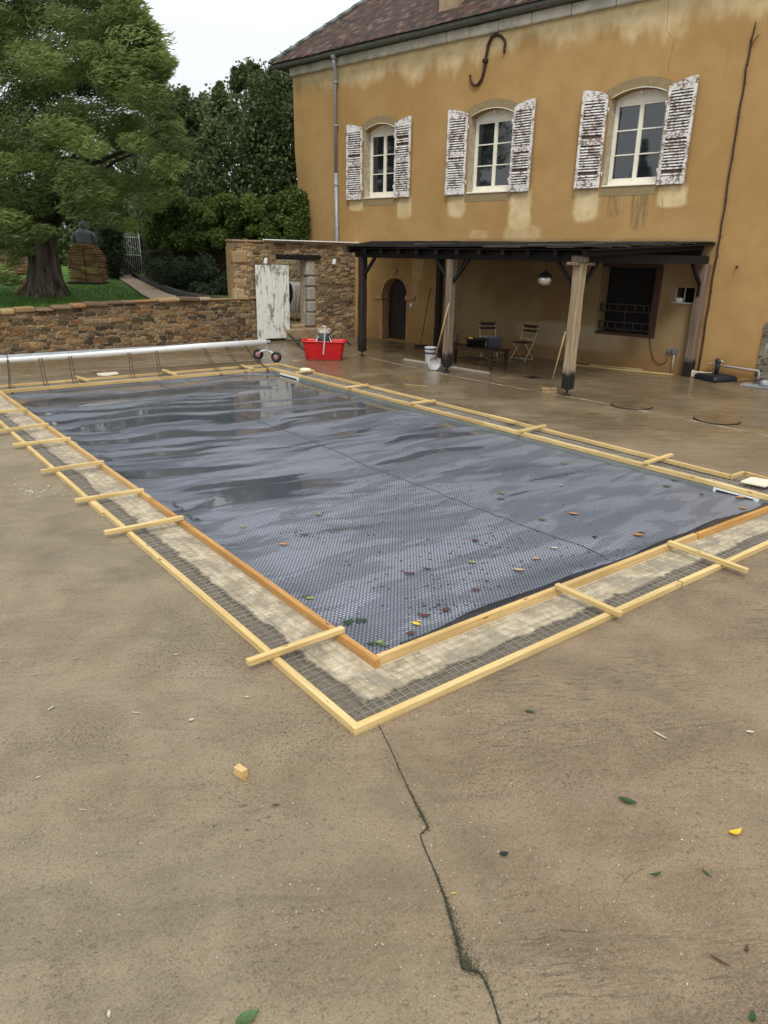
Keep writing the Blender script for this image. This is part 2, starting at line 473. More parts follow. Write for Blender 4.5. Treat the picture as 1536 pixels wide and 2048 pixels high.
def facade_mat():
    n = N('ochre_render', .9, .2)
    X, Y, Z = n.xyz()
    big = n.noise(.55, 5, .6, dist=.4); mid = n.noise(3.0, 5, .6); fine = n.noise(70, 4, .7)
    warp = n.math('MULTIPLY', n.math('SUBTRACT', n.noise(2.6, 5, .6), .5), .9)
    c = n.mix(n.step(big, .3, .7), (.375, .220, .080), (.450, .282, .115))
    c = n.mix(n.step(mid, .35, .75, 0, .3), c, (.315, .185, .070))
    pale = (.72, .58, .35)
    a = n.math('ADD', Y, 10.0)
    wv = n.math('MULTIPLY', n.math('SUBTRACT', n.noise(.75, 5, .62, n.map(n.obj, (1, 1, .35))), .5), 2.1)
    top = n.step(n.math('ADD', Z, wv), 6.86, 7.30)
    masks = [n.math('MULTIPLY', top, .88)]
    def patch(pa, pz, ra, rz, k=1.0, soft=.25):
        dx = n.math('DIVIDE', n.math('SUBTRACT', a, pa), ra)
        dz = n.math('DIVIDE', n.math('SUBTRACT', Z, pz), rz)
        d = n.math('POWER', n.math('ADD', n.math('POWER', n.math('ABSOLUTE', dx), 4), n.math('POWER', n.math('ABSOLUTE', dz), 4)), .25)
        d = n.math('ADD', d, n.math('MULTIPLY', warp, .55))
        return n.math('MULTIPLY', n.step(d, 1 + soft * .5, 1 - soft), k)
    for p in ((16.42, 3.83, .30, .16), (14.5, 3.72, .27, .30, .8), (12.66, 3.72, .30, .30, .85), (10.66, 3.55, .34, .50, .9), (10.55, 3.0, .55, .22, .5),
              (8.85, 3.62, .34, .38, .95), (6.84, 3.76, .34, .24, 1.0), (11.9, 3.0, .3, .12, .35), (13.95, 2.25, .22, .5, .55), (14.0, 1.6, .12, .6, .3)):
        masks.append(patch(*p))
    m = masks[0]
    for q in masks[1:]: m = n.math('MAXIMUM', m, q)
    c = n.mix(n.math('MULTIPLY', m, .95), c, n.mix(n.step(mid, .3, .7), pale, (.58, .43, .22)))
    # duller unpainted render under the porch, its colour darkened to carry the shade
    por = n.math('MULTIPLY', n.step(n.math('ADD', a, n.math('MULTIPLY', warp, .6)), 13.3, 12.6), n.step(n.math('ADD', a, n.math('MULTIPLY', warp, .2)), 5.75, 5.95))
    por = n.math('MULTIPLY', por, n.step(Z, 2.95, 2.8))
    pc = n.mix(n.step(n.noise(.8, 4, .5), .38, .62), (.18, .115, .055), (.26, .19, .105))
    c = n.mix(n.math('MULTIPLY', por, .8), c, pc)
    c = n.mix(n.math('MULTIPLY', patch(9.0, .62, 1.6, .32, .6), 1), c, (.45, .36, .22))
    # grey streaks under the third window, dirt near the ground and at the left corner
    dk = n.math('MAXIMUM', patch(8.15, 3.62, .16, .30, .55), patch(7.55, 3.5, .22, .45, .6))
    dk = n.math('MULTIPLY', dk, n.step(n.noise(2.0, 4, .6, n.map(n.obj, (1, 9, 1))), .35, .6))
    c = n.mix(dk, c, (.12, .10, .055))
    gnd_ = n.math('MULTIPLY', n.step(n.math('ADD', Z, warp), .75, .1), .45)
    c = n.mix(gnd_, c, (.25, .12, .04))
    gr = n.math('MULTIPLY', n.math('MULTIPLY', n.step(n.math('ADD', a, n.math('MULTIPLY', warp, 1.2)), 18.0, 19.2), n.step(Z, 6.3, 4.2)), .5)
    c = n.mix(gr, c, (.21, .15, .055))
    str_ = n.math('MULTIPLY', n.step(n.noise(1.0, 5, .65, n.map(n.obj, (1, 5, .35))), .55, .75), .18)
    c = n.mix(str_, c, (.20, .12, .045))
    specks = n.math('MULTIPLY', n.math('MULTIPLY', n.step(n.noise(38, 4, .8), .36, .31), n.step(n.math('ABSOLUTE', n.math('SUBTRACT', a, 4.7)), 1.4, .5)), n.step(n.math('ABSOLUTE', n.math('SUBTRACT', Z, 4.4)), 1.4, .6))
    c = n.mix(n.math('MULTIPLY', specks, .7), c, (.07, .045, .02))
    n.color(c)
    n.bump(n.math('ADD', fine, n.math('MULTIPLY', mid, .8)), .45, .006)
    return n.m
M_facade = facade_mat()

def peel_mat(name, c_paint, c_wood, thr=.5, sc=9, stretch=(1, 1, 1), soft=.03):
    n = N(name, .7, .3)
    f = n.noise(sc, 7, .72, n.map(n.obj, stretch), .5); g = n.noise(sc * .3, 3)
    d = n.math('ADD', n.math('MULTIPLY', f, .75), n.math('MULTIPLY', g, .4))
    k = n.step(d, thr - soft, thr + soft)
    wd = n.mix(n.step(n.noise(30, 4), .3, .7), c_wood, tuple(x * 2.1 for x in c_wood))
    n.color(n.mix(k, c_paint, wd)); n.rough(.75)
    n.bump(n.math('SUBTRACT', 1, k), .6, .003)
    return n.m
M_shutter = peel_mat('peeling_shutter_paint', (.74, .715, .68), (.15, .10, .08), .60, 22, (1, .7, 1.7), .03)
M_louvre = plain('shaded_louvre_gap', (.12, .08, .065), .8)
M_seam = plain('cover_seam', (.075, .082, .10), .4)
M_limb = plain('dark_limb_bark', (.045, .038, .030), .9, var=.4)
M_door = peel_mat('peeling_door_paint', (.74, .73, .67), (.17, .16, .13), .635, 11, (1.3, 1.4, .25), .03)
M_frame = plain('cream_window_paint', (.80, .76, .64), .45, var=.06)
M_reveal = plain('reveal_render', (.42, .36, .26), .85, var=.2)
M_lintel = plain('grey_lintel_render', (.265, .195, .10), .9, var=.1)
M_stone_pale = plain('pale_cut_stone', (.52, .48, .40), .85, var=.22, sc=3, bump=.4)
M_stone_ochre = plain('ochre_cut_stone', (.42, .24, .12), .85, var=.2, sc=5, bump=.4)
M_step = plain('ochre_step_stone', (.30, .21, .12), .7, var=.25, sc=4, bump=.5)
M_slab = plain('cream_slab', (.68, .62, .48), .8, var=.08)
M_gutter = plain('zinc_gutter', (.13, .145, .13), .5, .3, var=.18)
M_zinc = plain('zinc_pipe', (.30, .32, .34), .45, .15, var=.15)
M_iron = plain('rusty_iron', (.045, .02, .014), .7, .2, var=.4, sc=30)
M_blacksteel = plain('black_steel', (.012, .012, .012), .45, .3)
M_wire = plain('galvanised_wire', (.30, .27, .23), .5, .4, var=.3, sc=4)
M_white = plain('white_plastic', (.78, .78, .76), .45, var=.05)
M_reel = plain('white_reel_tube', (.86, .86, .84), .35, .1, var=.05)
def red_mat():
    n = N('red_plastic', .38, .5)
    s = n.step(n.noise(7, 6, .75, n.map(n.obj, (1, 1, 2.5))), .56, .72); z = n.xyz()[2]
    c = n.mix(n.math('MULTIPLY', s, .35), n.mix(n.noise(3, 3), (.50, .006, .010), (.68, .010, .014)), (.45, .28, .22))
    c = n.mix(n.math('MULTIPLY', n.step(n.math('ADD', z, n.math('MULTIPLY', n.noise(12, 4), .08)), .10, .04), .5), c, (.22, .12, .08))
    n.color(c); n.rough(n.step(s, 0, 1, .34, .7)); return n.m
M_red = red_mat()
M_rubber = plain('black_rubber', (.012, .012, .013), .6)
M_pinkhub = plain('pink_hub', (.34, .17, .17), .5)
M_alu = plain('aluminium', (.62, .60, .56), .35, .8)
M_cord = plain('brown_cord', (.045, .035, .022), .8)
M_liner = plain('grey_liner', (.215, .235, .215), .35, var=.12, sc=2)
M_basin = plain('dark_basin', (.05, .06, .065), .5)
M_hem = plain('black_tarpaulin', (.02, .024, .03), .28, var=.3)
M_blackpl = plain('black_plastic', (.008, .012, .016), .45)
M_greypl = plain('grey_plastic', (.115, .13, .16), .4)
M_yellowpl = plain('yellow_plastic', (.7, .45, .03), .4)
M_bluepl = plain('dark_band', (.04, .06, .09), .5)
M_pvc = plain('grey_pipe', (.36, .33, .31), .45)
M_metalgrey = plain('galvanised_shovel', (.55, .55, .56), .38, .55, var=.25)
M_bristle = plain('bristles', (.03, .022, .015), .9)
M_bristle_tan = plain('tan_bristles', (.30, .2, .09), .9)
M_greendoor = plain('old_brown_planks', (.022, .013, .009), .7, var=.4, sc=6)
M_chairmetal = plain('cream_chair_metal', (.62, .55, .42), .5, .2)
M_chairwood = plain('dark_chair_wood', (.035, .016, .013), .5)
M_statue = plain('grey_sculpted_stone', (.16, .17, .18), .85, var=.2)
M_slice = plain('stacked_brown_slabs', (.30, .155, .075), .85, var=.35, sc=4, bump=.5)
M_gate = plain('pale_gate_paint', (.52, .54, .48), .6, var=.3)
M_path = plain('garden_path_gravel', (.44, .33, .23), .95, var=.2, sc=8, bump=.6)
M_kerb = plain('dark_kerb', (.05, .045, .042), .8)
M_room = plain('dark_interior', (.012, .010, .009), .95)
M_joint = plain('joint_line', (.50, .42, .29), .8, var=.4, sc=3)
M_crack = plain('crack_dark', (.012, .012, .009), .95)
M_moss = plain('moss', (.030, .036, .016), .95, var=.4, sc=20)
M_debris = plain('pale_debris', (.45, .40, .32), .8, var=.3)
M_bowl = plain('terracotta', (.35, .18, .1), .7)
M_cement = plain('cement_crust', (.42, .38, .30), .9, var=.3, sc=20)
M_mixer = plain('dark_green_mixer', (.03, .05, .042), .5)
M_hose = plain('dark_green_hose', (.010, .02, .013), .4)
M_soil = plain('brown_soil', (.06, .038, .024), .95, var=.4, sc=6, bump=.8)

def glass_mat():
    n = N('window_glass', .03, .5); n.color((.012, .015, .018))
    n.b.inputs['IOR'].default_value = 1.9
    n.bump(n.noise(1.6, 2), .04, .02)
    return n.m
M_glass = glass_mat()
def mirror_mat():
    n = N('mirror_tiles', .06, .5, 1); n.color((.85, .9, .88)); n.rough(.30); return n.m
M_mirror = mirror_mat()
def tile_mat():
    n = N('clay_tiles', .8, .3)
    a = n.attr('Col'); f = n.noise(6, 5, .65); g = n.noise(40, 4)
    c = n.mix(n.step(f, .5, .75, 0, .5), a, (.040, .030, .026))
    c = n.mix(n.math('MULTIPLY', n.step(g, .62, .74), .25), c, (.16, .14, .11))
    n.color(c); n.bump(g, .4, .004); return n.m
M_tile = tile_mat()
def rubble_mat(name='rubble_stone'):
    n = N(name, .88, .25)
    a = n.attr('Col'); f = n.noise(16, 6, .7); g = n.noise(70, 4, .7)
    c = n.mix(n.step(f, .35, .7, 0, .55), a, n.mix(.5, a, (.04, .03, .018)))
    c = n.mix(n.math('MULTIPLY', n.step(n.noise(3.5, 5, .7), .62, .72), .35), c, (.40, .38, .30))
    n.color(c); n.bump(n.math('ADD', f, n.math('MULTIPLY', g, .6)), .7, .012); return n.m
M_rubble = rubble_mat()
def roofplank_mat():
    n = N('blackened_roof_planks', .55, .4)
    a = n.attr('Col'); g = n.noise(1, 5, .6, n.map(n.obj, (30, 1.5, 30)))
    n.color(n.mix(n.step(g, .3, .7), a, n.mix(.6, a, (.005, .004, .004)))); n.bump(g, .5, .004); return n.m
M_roofplank = roofplank_mat()
def bark_mat():
    n = N('bark', .9, .2)
    g = n.noise(1, 6, .65, n.map(n.obj, (7, 7, .9)), .6)
    n.color(n.mix(n.step(g, .35, .65), (.035, .026, .019), (.17, .14, .11))); n.bump(g, 1, .06); return n.m
M_bark = bark_mat()
def leaf_mat(name, dark, light, trans=.35, rough=.5):
    n = N(name, rough, .3)
    a = n.attr('Col', 'Fac')
    n.color(n.mix(a, dark, light))
    tr = n.n('ShaderNodeBsdfTranslucent'); n.set(tr.inputs[0], n.mix(a, dark, tuple(x * 1.3 for x in light)))
    ms = n.n('ShaderNodeMixShader'); ms.inputs[0].default_value = trans
    n.t.links.new(n.b.outputs[0], ms.inputs[1]); n.t.links.new(tr.outputs[0], ms.inputs[2])
    out = n.t.nodes['Material Output']; n.t.links.new(ms.outputs[0], out.inputs[0]); return n.m
M_leaf_big = leaf_mat('feathery_leaves', (.030, .056, .014), (.235, .310, .095), .42)
M_leaf_dark = leaf_mat('dark_round_leaves', (.030, .050, .018), (.170, .215, .085))
M_leaf_ivy = leaf_mat('ivy_leaves', (.045, .075, .016), (.15, .21, .045))
M_leaf_shrub = leaf_mat('shrub_leaves', (.030, .044, .020), (.095, .13, .066))
M_grassblade = leaf_mat('grass_blades', (.045, .11, .015), (.13, .26, .04))
def grass_mat():
    n = N('lawn', .9, .2); f = n.noise(9, 5, .7); g = n.noise(.8, 3)
    c = n.mix(n.step(f, .3, .7), (.048, .105, .014), (.105, .205, .036))
    c = n.mix(n.math('MULTIPLY', n.step(g, .62, .78), .4), c, (.09, .075, .04))
    n.color(c); n.bump(f, 1, .04); return n.m
M_lawn = grass_mat()
def fallen(name, c): 
    n = N(name, .5, .4); f = n.noise(60, 3)
    n.color(n.mix(n.step(f, .3, .7), tuple(x * .7 for x in c), c)); return n.m
M_f = {k: fallen('fallen_' + k, c) for k, c in dict(green=(.07, .13, .035), darkgreen=(.02, .06, .018), yellow=(.75, .5, .02), orange=(.5, .22, .08), brown=(.09, .03, .02), black=(.012, .013, .02), pale=(.55, .51, .40), lime=(.22, .28, .07), tan=(.45, .33, .2)).items()}

# ------------------------------------------------------------------ ground, terrace, pool
UI0, UI1, VI0, VI1 = 2.405, 7.84, 3.135, 14.15        # pool-side faces of the inner formwork boards
UO0, UO1, VO0, VO1 = 1.91, 8.30, 2.64, 14.68        # inner faces of the outer boards
def sheet(name, rects, z, mat, kind='structure', parent=None):
    b = MB()
    for (x0, y0, x1, y1) in rects:
        b.add([(x0, y0, z), (x1, y0, z), (x1, y1, z), (x0, y1, z)], [(0, 1, 2, 3)])
    return b.build(name, mat, parent, kind=kind)
sheet('terrace', [(-45, -45, 45, VO0), (-45, VO1, 45, 19.3), (-45, VO0, UO0, VO1), (UO1, VO0, 45, VO1), (9.5, 19.3, 45, 24)], 0, M_terrace)
# trench with the old coping, laid bare between the two rows of boards
tb = MB(); ed = []
def tquad(a, b_, c, d, ea, eb, ec, ed_):
    tb.add([a, b_, c, d], [(0, 1, 2, 3)]); ed.extend([ea, eb, ec, ed_])
ZT = -.022
i0, i1, j0, j1 = UI0, UI1, VI0, VI1
tquad((UO0, VO0, ZT), (UO1, VO0, ZT), (i1, j0, ZT), (i0, j0, ZT), 1, 1, 0, 0)
tquad((i0, j1, ZT), (i1, j1, ZT), (UO1, VO1, ZT), (UO0, VO1, ZT), 0, 0, 1, 1)
tquad((UO0, VO0, ZT), (i0, j0, ZT), (i0, j1, ZT), (UO0, VO1, ZT), 1, 0, 0, 1)
tquad((i1, j0, ZT), (UO1, VO0, ZT), (UO1, VO1, ZT), (i1, j1, ZT), 0, 1, 1, 0)
for p, q in (((UO0, VO0), (UO1, VO0)), ((UO1, VO0), (UO1, VO1)), ((UO1, VO1), (UO0, VO1)), ((UO0, VO1), (UO0, VO0))):
    tb.add([(p[0], p[1], 0), (q[0], q[1], 0), (q[0], q[1], ZT), (p[0], p[1], ZT)], [(0, 1, 2, 3)]); ed.extend([1] * 4)
tr = tb.build('trench', M_trench, kind='structure')
ea = tr.data.attributes.new('edge', 'FLOAT', 'POINT'); ea.data.foreach_set('value', ed)
# pool basin: liner walls, ledge and water far below the cover
pb = MB()
for p, q in (((i0, j0), (i1, j0)), ((i1, j0), (i1, j1)), ((i1, j1), (i0, j1)), ((i0, j1), (i0, j0))):
    pb.add([(p[0], p[1], ZT), (q[0], q[1], ZT), (q[0], q[1], -1.4), (p[0], p[1], -1.4)], [(0, 1, 2, 3)])
pb.add([(i0, j0, -1.4), (i1, j0, -1.4), (i1, j1, -1.4), (i0, j1, -1.4)], [(0, 1, 2, 3)])
pb.build('pool_basin', M_liner, kind='structure')

# the bubble cover: humps between pools of rain water
CZ = -.070
nu, nv = 180, 420
us = np.linspace(UI0 + .012, UI1 - .012, nu); vs_ = np.linspace(VI0 + .012, VI1 - .012, nv)
def fbm(x, y, seed=0, o=4):
    s, a = 0, 1; t = 0
    for k in range(o):
        s += a * mnoise.noise(Vector((x, y, seed + 3.7 * k))); t += a; a *= .5; x *= 2; y *= 2
    return s / t
cb = MB(); wetv = []; hv = []
for j in range(nv):
    for i in range(nu):
        x, y = us[i], vs_[j]
        wx = x + .55 * fbm(x * .5, y * .5, 9, 2)
        wy = y + .55 * fbm(x * .5, y * .5, 21, 3) + .10 * x
        # folds run across the pool, a little tighter at its far end
        h = .62 * fbm(wx * .34, wy * 1.6, 2, 3) + .62 * fbm(wx * .46, wy * 3.3, 5, 3) + .12 * fbm(wx * .3, wy * .5, 15, 2) + .10 * math.sin(wy * 9 + 2.5 * fbm(x * .7, y * .7, 33, 2)) 
        h += .10 * (1 - (y - VI0) / 11) * 1.2 + .02
        if y > 9.0: h -= .07 * min(1, (y - 9.0) / 2)
        if y < 6.5: h += .12 * min(1, (6.5 - y) / 1.5)
        if y < 4.6: h += .16 * min(1, (4.6 - y) / .8)
        if y < 9.0: h += .13 * min(1, (9.0 - y) / 4)
        # a hollow with standing water at the far right
        h -= .12 * math.exp(-((x - 7.0) / 1.3) ** 2 - ((y - 12.0) / 2.2) ** 2)
        sd = abs(x - 5.15 - .05 * math.sin(y))
        e = min(x - UI0, UI1 - x, y - VI0, VI1 - y)
        wl = -.02
        wet = 1 / (1 + math.exp(max(-30, min(30, (h - wl) * 110))))
        z = CZ + max(h - wl, -.004) * .036
        ef = min(VI1 - y, x - UI0)
        if ef < .35: z += .06 * (1 - ef / .35) ** 2
        if e < .12: z -= (.12 - e) * .1 * (h > 0)
        cb.v.append((x, y, z)); wetv.append(wet); hv.append(max(0, min(1, (h - wl) * 2.6)))
for j in range(nv - 1):
    for i in range(nu - 1):
        a = j * nu + i; cb.f.append((a, a + 1, a + nu + 1, a + nu)); cb.sm.append(True)
cb.c = [None] * len(cb.v)
cover = empty('pool_cover', (5.1, 8.5, CZ), label='grey bubble pool cover with puddles stretched inside the timber formwork', cat='pool cover')
cs = wbuild(cb, 'bubble_sheet', M_cover, cover)
a1 = cs.data.attributes.new('wet', 'FLOAT', 'POINT'); a1.data.foreach_set('value', wetv)
a2 = cs.data.attributes.new('hump', 'FLOAT', 'POINT'); a2.data.foreach_set('value', hv)
def coverz(x, y):
    i = int(round((x - us[0]) / (us[-1] - us[0]) * (nu - 1))); j = int(round((y - vs_[0]) / (vs_[-1] - vs_[0]) * (nv - 1)))
    i = max(0, min(nu - 1, i)); j = max(0, min(nv - 1, j))
    return cb.v[j * nu + i][2]
# welded seam down the middle of the cover, measured from the photograph
sp = [at(x, y, CZ) for x, y in ((311, 766), (365, 787), (430, 811), (520, 845), (600, 873), (665, 901), (735, 934), (800, 958), (865, 984), (930, 1010), (985, 1033), (1040, 1054), (1085, 1070), (1130, 1087), (1175, 1100), (1205, 1113), (1218, 1124))]
b = MB()
pts = []
for p, q in zip(sp[:-1], sp[1:]):
    for k in range(8):
        m = p.lerp(q, k / 8); pts.append((m.x, m.y, coverz(m.x, m.y) + .004))
b.tube(pts, .0045, 5)
wbuild(b, 'welded_seam', M_seam, cover)
# black hem along the front edge and a thin one along the others
b = MB()
n_ = 60
for i in range(n_):
    x0 = UI0 + .3 + (UI1 - UI0 - .32) * i / n_; x1 = UI0 + .3 + (UI1 - UI0 - .32) * (i + 1) / n_
    w0 = .045 + .02 * math.sin(x0 * 2.1) + .012 * math.sin(x0 * 5.7); w1 = .045 + .02 * math.sin(x1 * 2.1) + .012 * math.sin(x1 * 5.7)
    z = CZ + .032
    b.add([(x0, VI0 + .006, z - .005), (x1, VI0 + .006, z - .005), (x1, VI0 + .07 + .5 * w1, z + .014), (x0, VI0 + .07 + .5 * w0, z + .014), (x1, VI0 + w1 + .13, z - .010), (x0, VI0 + w0 + .13, z - .010)],
          [(0, 1, 2, 3), (3, 2, 4, 5)], True)
wbuild(b, 'hem', M_hem, cover)

# ------------------------------------------------------------------ formwork boards and battens
def lumber(name, p, q, w_, h_, mat, label, cat, group=None, roll=0):
    p = Vector(p); q = Vector(q)
    x, y, z, L = frame(p, q)
    if roll:
        y, z = y * math.cos(roll) + z * math.sin(roll), z * math.cos(roll) - y * math.sin(roll)
    b = MB(); n = max(2, int(L / .5)); j = lambda: random.uniform(-.0012, .0012)
    rings = []
    for i in range(n + 1):
        xx = -L / 2 + L * i / n; dy = j() * 1.5; dz = j()
        for sy, sz in ((-.5, -.5), (.5, -.5), (.5, .5), (-.5, .5)):
            b.v.append((xx, sy * w_ + dy, sz * h_ + dz))
    b.c = [None] * len(b.v)
    for i in range(n):
        for k in range(4):
            l = (k + 1) % 4; b.f.append((i * 4 + k, (i + 1) * 4 + k, (i + 1) * 4 + l, i * 4 + l)); b.sm.append(False)
    b.f.append((0, 1, 2, 3)); b.f.append(tuple(n * 4 + k for k in (3, 2, 1, 0))); b.sm += [False] * 2
    o = b.build(name, mat, None, bevel=.002, label=label, cat=cat, group=group)
    o.matrix_world = Matrix.Translation((p + q) / 2) @ Matrix((x, y, z)).transposed().to_4x4()
    return o
HB = .052
def zc(top, h): return top - h / 2
T = .042
GB = 'formwork boards round the pool'
c_ = zc(T, .06)
lw = .04
# left side
lumber('formwork_board', (UI0 - lw / 2, 3.083, c_), (UI0 - lw / 2, 6.90, c_), lw, .062, M_board_wet, 'orange wet formwork board on the pool edge ending at the near corner', 'timber board', GB)
lumber('formwork_board', (UI0 - lw / 2 + .004, 6.93, c_), (UI0 - lw / 2, 10.9, c_), lw, .062, M_board_mid, 'orange wet pool-edge board in the middle of the left side', 'timber board', GB)
lumber('formwork_board', (UI0 - lw / 2, 10.93, c_), (UI0 - lw / 2, 14.22, c_), lw, .062, M_board, 'pale pool-edge board at the far end of the left side', 'timber board', GB)
lumber('formwork_board', (UO0 - .02, 2.61, c_ + .003), (UO0 - .015, 7.2, c_ + .003), .044, .05, M_batten, 'yellow outer board running left from the nearest corner', 'timber board', GB)
lumber('formwork_board', (UO0 - .035, 6.75, c_ + .001), (UO0 - .02, 11.2, c_ + .001), .044, .05, M_batten, 'outer board in the middle of the left side under three battens', 'timber board', GB)
lumber('formwork_board', (UO0 - .02, 11.24, c_ + .003), (UO0 - .01, 14.72, c_ + .003), .044, .05, M_batten, 'outer board at the far end of the left side', 'timber board', GB)
# front side
f0 = at(757, 1320, T); f1 = at(1345, 1085, T); f2 = at(1536, 1014, T)
lumber('formwork_board', (UI0 + .004, VI0 - .018, c_), (6.1, VI0 - .018, c_), lw, .062, M_board, 'pale board on the front pool edge beginning at the near corner', 'timber board', GB)
lumber('formwork_board', (6.13, VI0 - .022, c_), (8.0, VI0 - .045, c_), lw, .062, M_board_wet, 'board on the front pool edge at the right edge of the photo', 'timber board', GB)
lumber('formwork_board', (UO0 - .045, VO0 - .02, c_ + .003), (5.0, VO0 - .018, c_ + .003), .046, .052, M_batten, 'outer front board starting at the nearest corner of the frame', 'timber board', GB)
lumber('formwork_board', (5.03, VO0 - .022, c_ + .003), (8.4, VO0 - .018, c_ + .003), .046, .052, M_batten, 'outer front board passing under the right-hand batten', 'timber board', GB)
# right side
lumber('formwork_board', (UI1 + lw / 2, 3.15, c_), (UI1 + lw / 2, 7.6, c_), .05, .05, M_batten, 'pool-edge board on the right side nearest to the camera', 'timber board', GB)
lumber('formwork_board', (UI1 + lw / 2, 7.63, c_), (UI1 + lw / 2, 11.2, c_), .05, .05, M_board, 'pool-edge board in the middle of the right side', 'timber board', GB)
lumber('formwork_board', (UI1 + lw / 2, 11.23, c_), (UI1 + lw / 2, 14.22, c_), .05, .05, M_board, 'pool-edge board at the far end of the right side', 'timber board', GB)
j1_ = at(1460, 949, T); j2_ = at(1487, 942, T); j3_ = at(1536, 955, T)
lumber('formwork_board', (j1_.x, j1_.y, c_ + .003), (UO1 + .02, 7.9, c_ + .003), .04, .05, M_batten, 'outer right board between the kinked corner and the small splice block', 'timber board', GB)
lumber('formwork_board', (UO1 + .045, 7.5, c_ + .003), (UO1 + .02, 11.4, c_ + .003), .04, .05, M_batten, 'outer board in the middle of the right side', 'timber board', GB)
lumber('formwork_board', (UO1 + .02, 11.43, c_ + .003), (UO1 + .02, 14.72, c_ + .003), .04, .05, M_board, 'outer board at the far end of the right side', 'timber board', GB)
lumber('formwork_board', (j1_.x, j1_.y - .02, c_ + .003), (j2_.x, j2_.y, c_ + .003), .035, .05, M_batten, 'short kinked board stepping round the square white slab', 'timber board', GB)
e3 = Vector((j3_.x, j3_.y, 0)) - Vector((j2_.x, j2_.y, 0))
lumber('formwork_board', (j2_.x, j2_.y - .03, c_ + .003), (j2_.x + e3.x * 4, j2_.y + e3.y * 4, c_ + .003), .035, .05, M_board, 'outer board behind the square white slab at the right edge', 'timber board', GB)
# far side
lumber('formwork_board', (UI0 - .3, VI1 + .02, c_), (5.3, VI1 + .02, c_), .04, .06, M_board, 'pool-edge board at the left of the far end below the reel', 'timber board', GB)
lumber('formwork_board', (5.33, VI1 + .02, c_), (UI1 - .02, VI1 + .02, c_), .04, .06, M_board, 'pool-edge board at the right of the far end below the reel', 'timber board', GB)
lumber('formwork_board', (UO0 - .1, VO1 + .02, c_ + .003), (5.6, VO1 + .03, c_ + .003), .04, .05, M_board, 'outer board at the left of the far end below the reel', 'timber board', GB)
lumber('formwork_board', (5.63, VO1 + .03, c_ + .003), (UO1 + .02, VO1 + .02, c_ + .003), .04, .05, M_board, 'outer board at the right of the far end by the small wheels', 'timber board', GB)
GT = 'battens laid across the formwork'
zb = T + .021
def batten(a, b, label, w_=.045, h_=.036, mat=None):
    p = at(a[0], a[1], zb); q = at(b[0], b[1], zb)
    lumber('batten', p, q, w_, h_, mat or M_batten, label, 'batten', GT)
batten((54, 819), (-34, 827), 'batten across the left boards nearest the far corner')
batten((97, 848), (-30, 866), 'second batten from the far corner across the left boards')
batten((141, 877), (26, 890), 'third batten from the far corner across the left boards')
batten((207, 924), (82, 943), 'batten across the left boards beside the clump of wet weeds')
batten((287, 980), (150, 1001), 'batten across the left boards above the pale scraped patch')
batten((366, 1035), (209, 1066), 'batten with two knots across the left boards')
batten((686, 1258), (495, 1325), 'batten nearest the camera, sticking out left over the outer board')
batten((1113, 1171), (1242, 1229), 'batten across the front boards beyond the near corner')
batten((1338, 1085), (1495, 1142), 'batten across the front boards near the terracotta patch')
batten((691, 775), (735, 769), 'short batten on the right boards nearest the tub', .05, .03)
batten((823, 806), (870, 801), 'short batten on the right boards in front of the shovel', .05, .03)
batten((1037, 863), (1090, 851), 'short batten on the right boards below the leaning broom', .05, .03)
batten((1290, 926), (1344, 909), 'short batten on the right boards nearest the camera', .05, .03)
batten((150, 753), (176, 761), 'short batten on the far boards below the reel, leftmost', .06, .035)
batten((325, 740), (351, 749), 'short batten on the far boards below the middle of the reel', .06, .035)
batten((482, 731), (506, 737), 'short batten on the far boards by the wheels', .06, .035)
batten((592, 745), (628, 741), 'short batten under the wrapped slab in the far right corner', .05, .03)
p = at(1013, 842, T); q = at(1030, 846, T)
lumber('splice_block', (p.x, p.y, T + .016), (q.x, q.y, T + .016), .075, .03, M_batten, 'small splice block nailed on the outer right board', 'timber block')

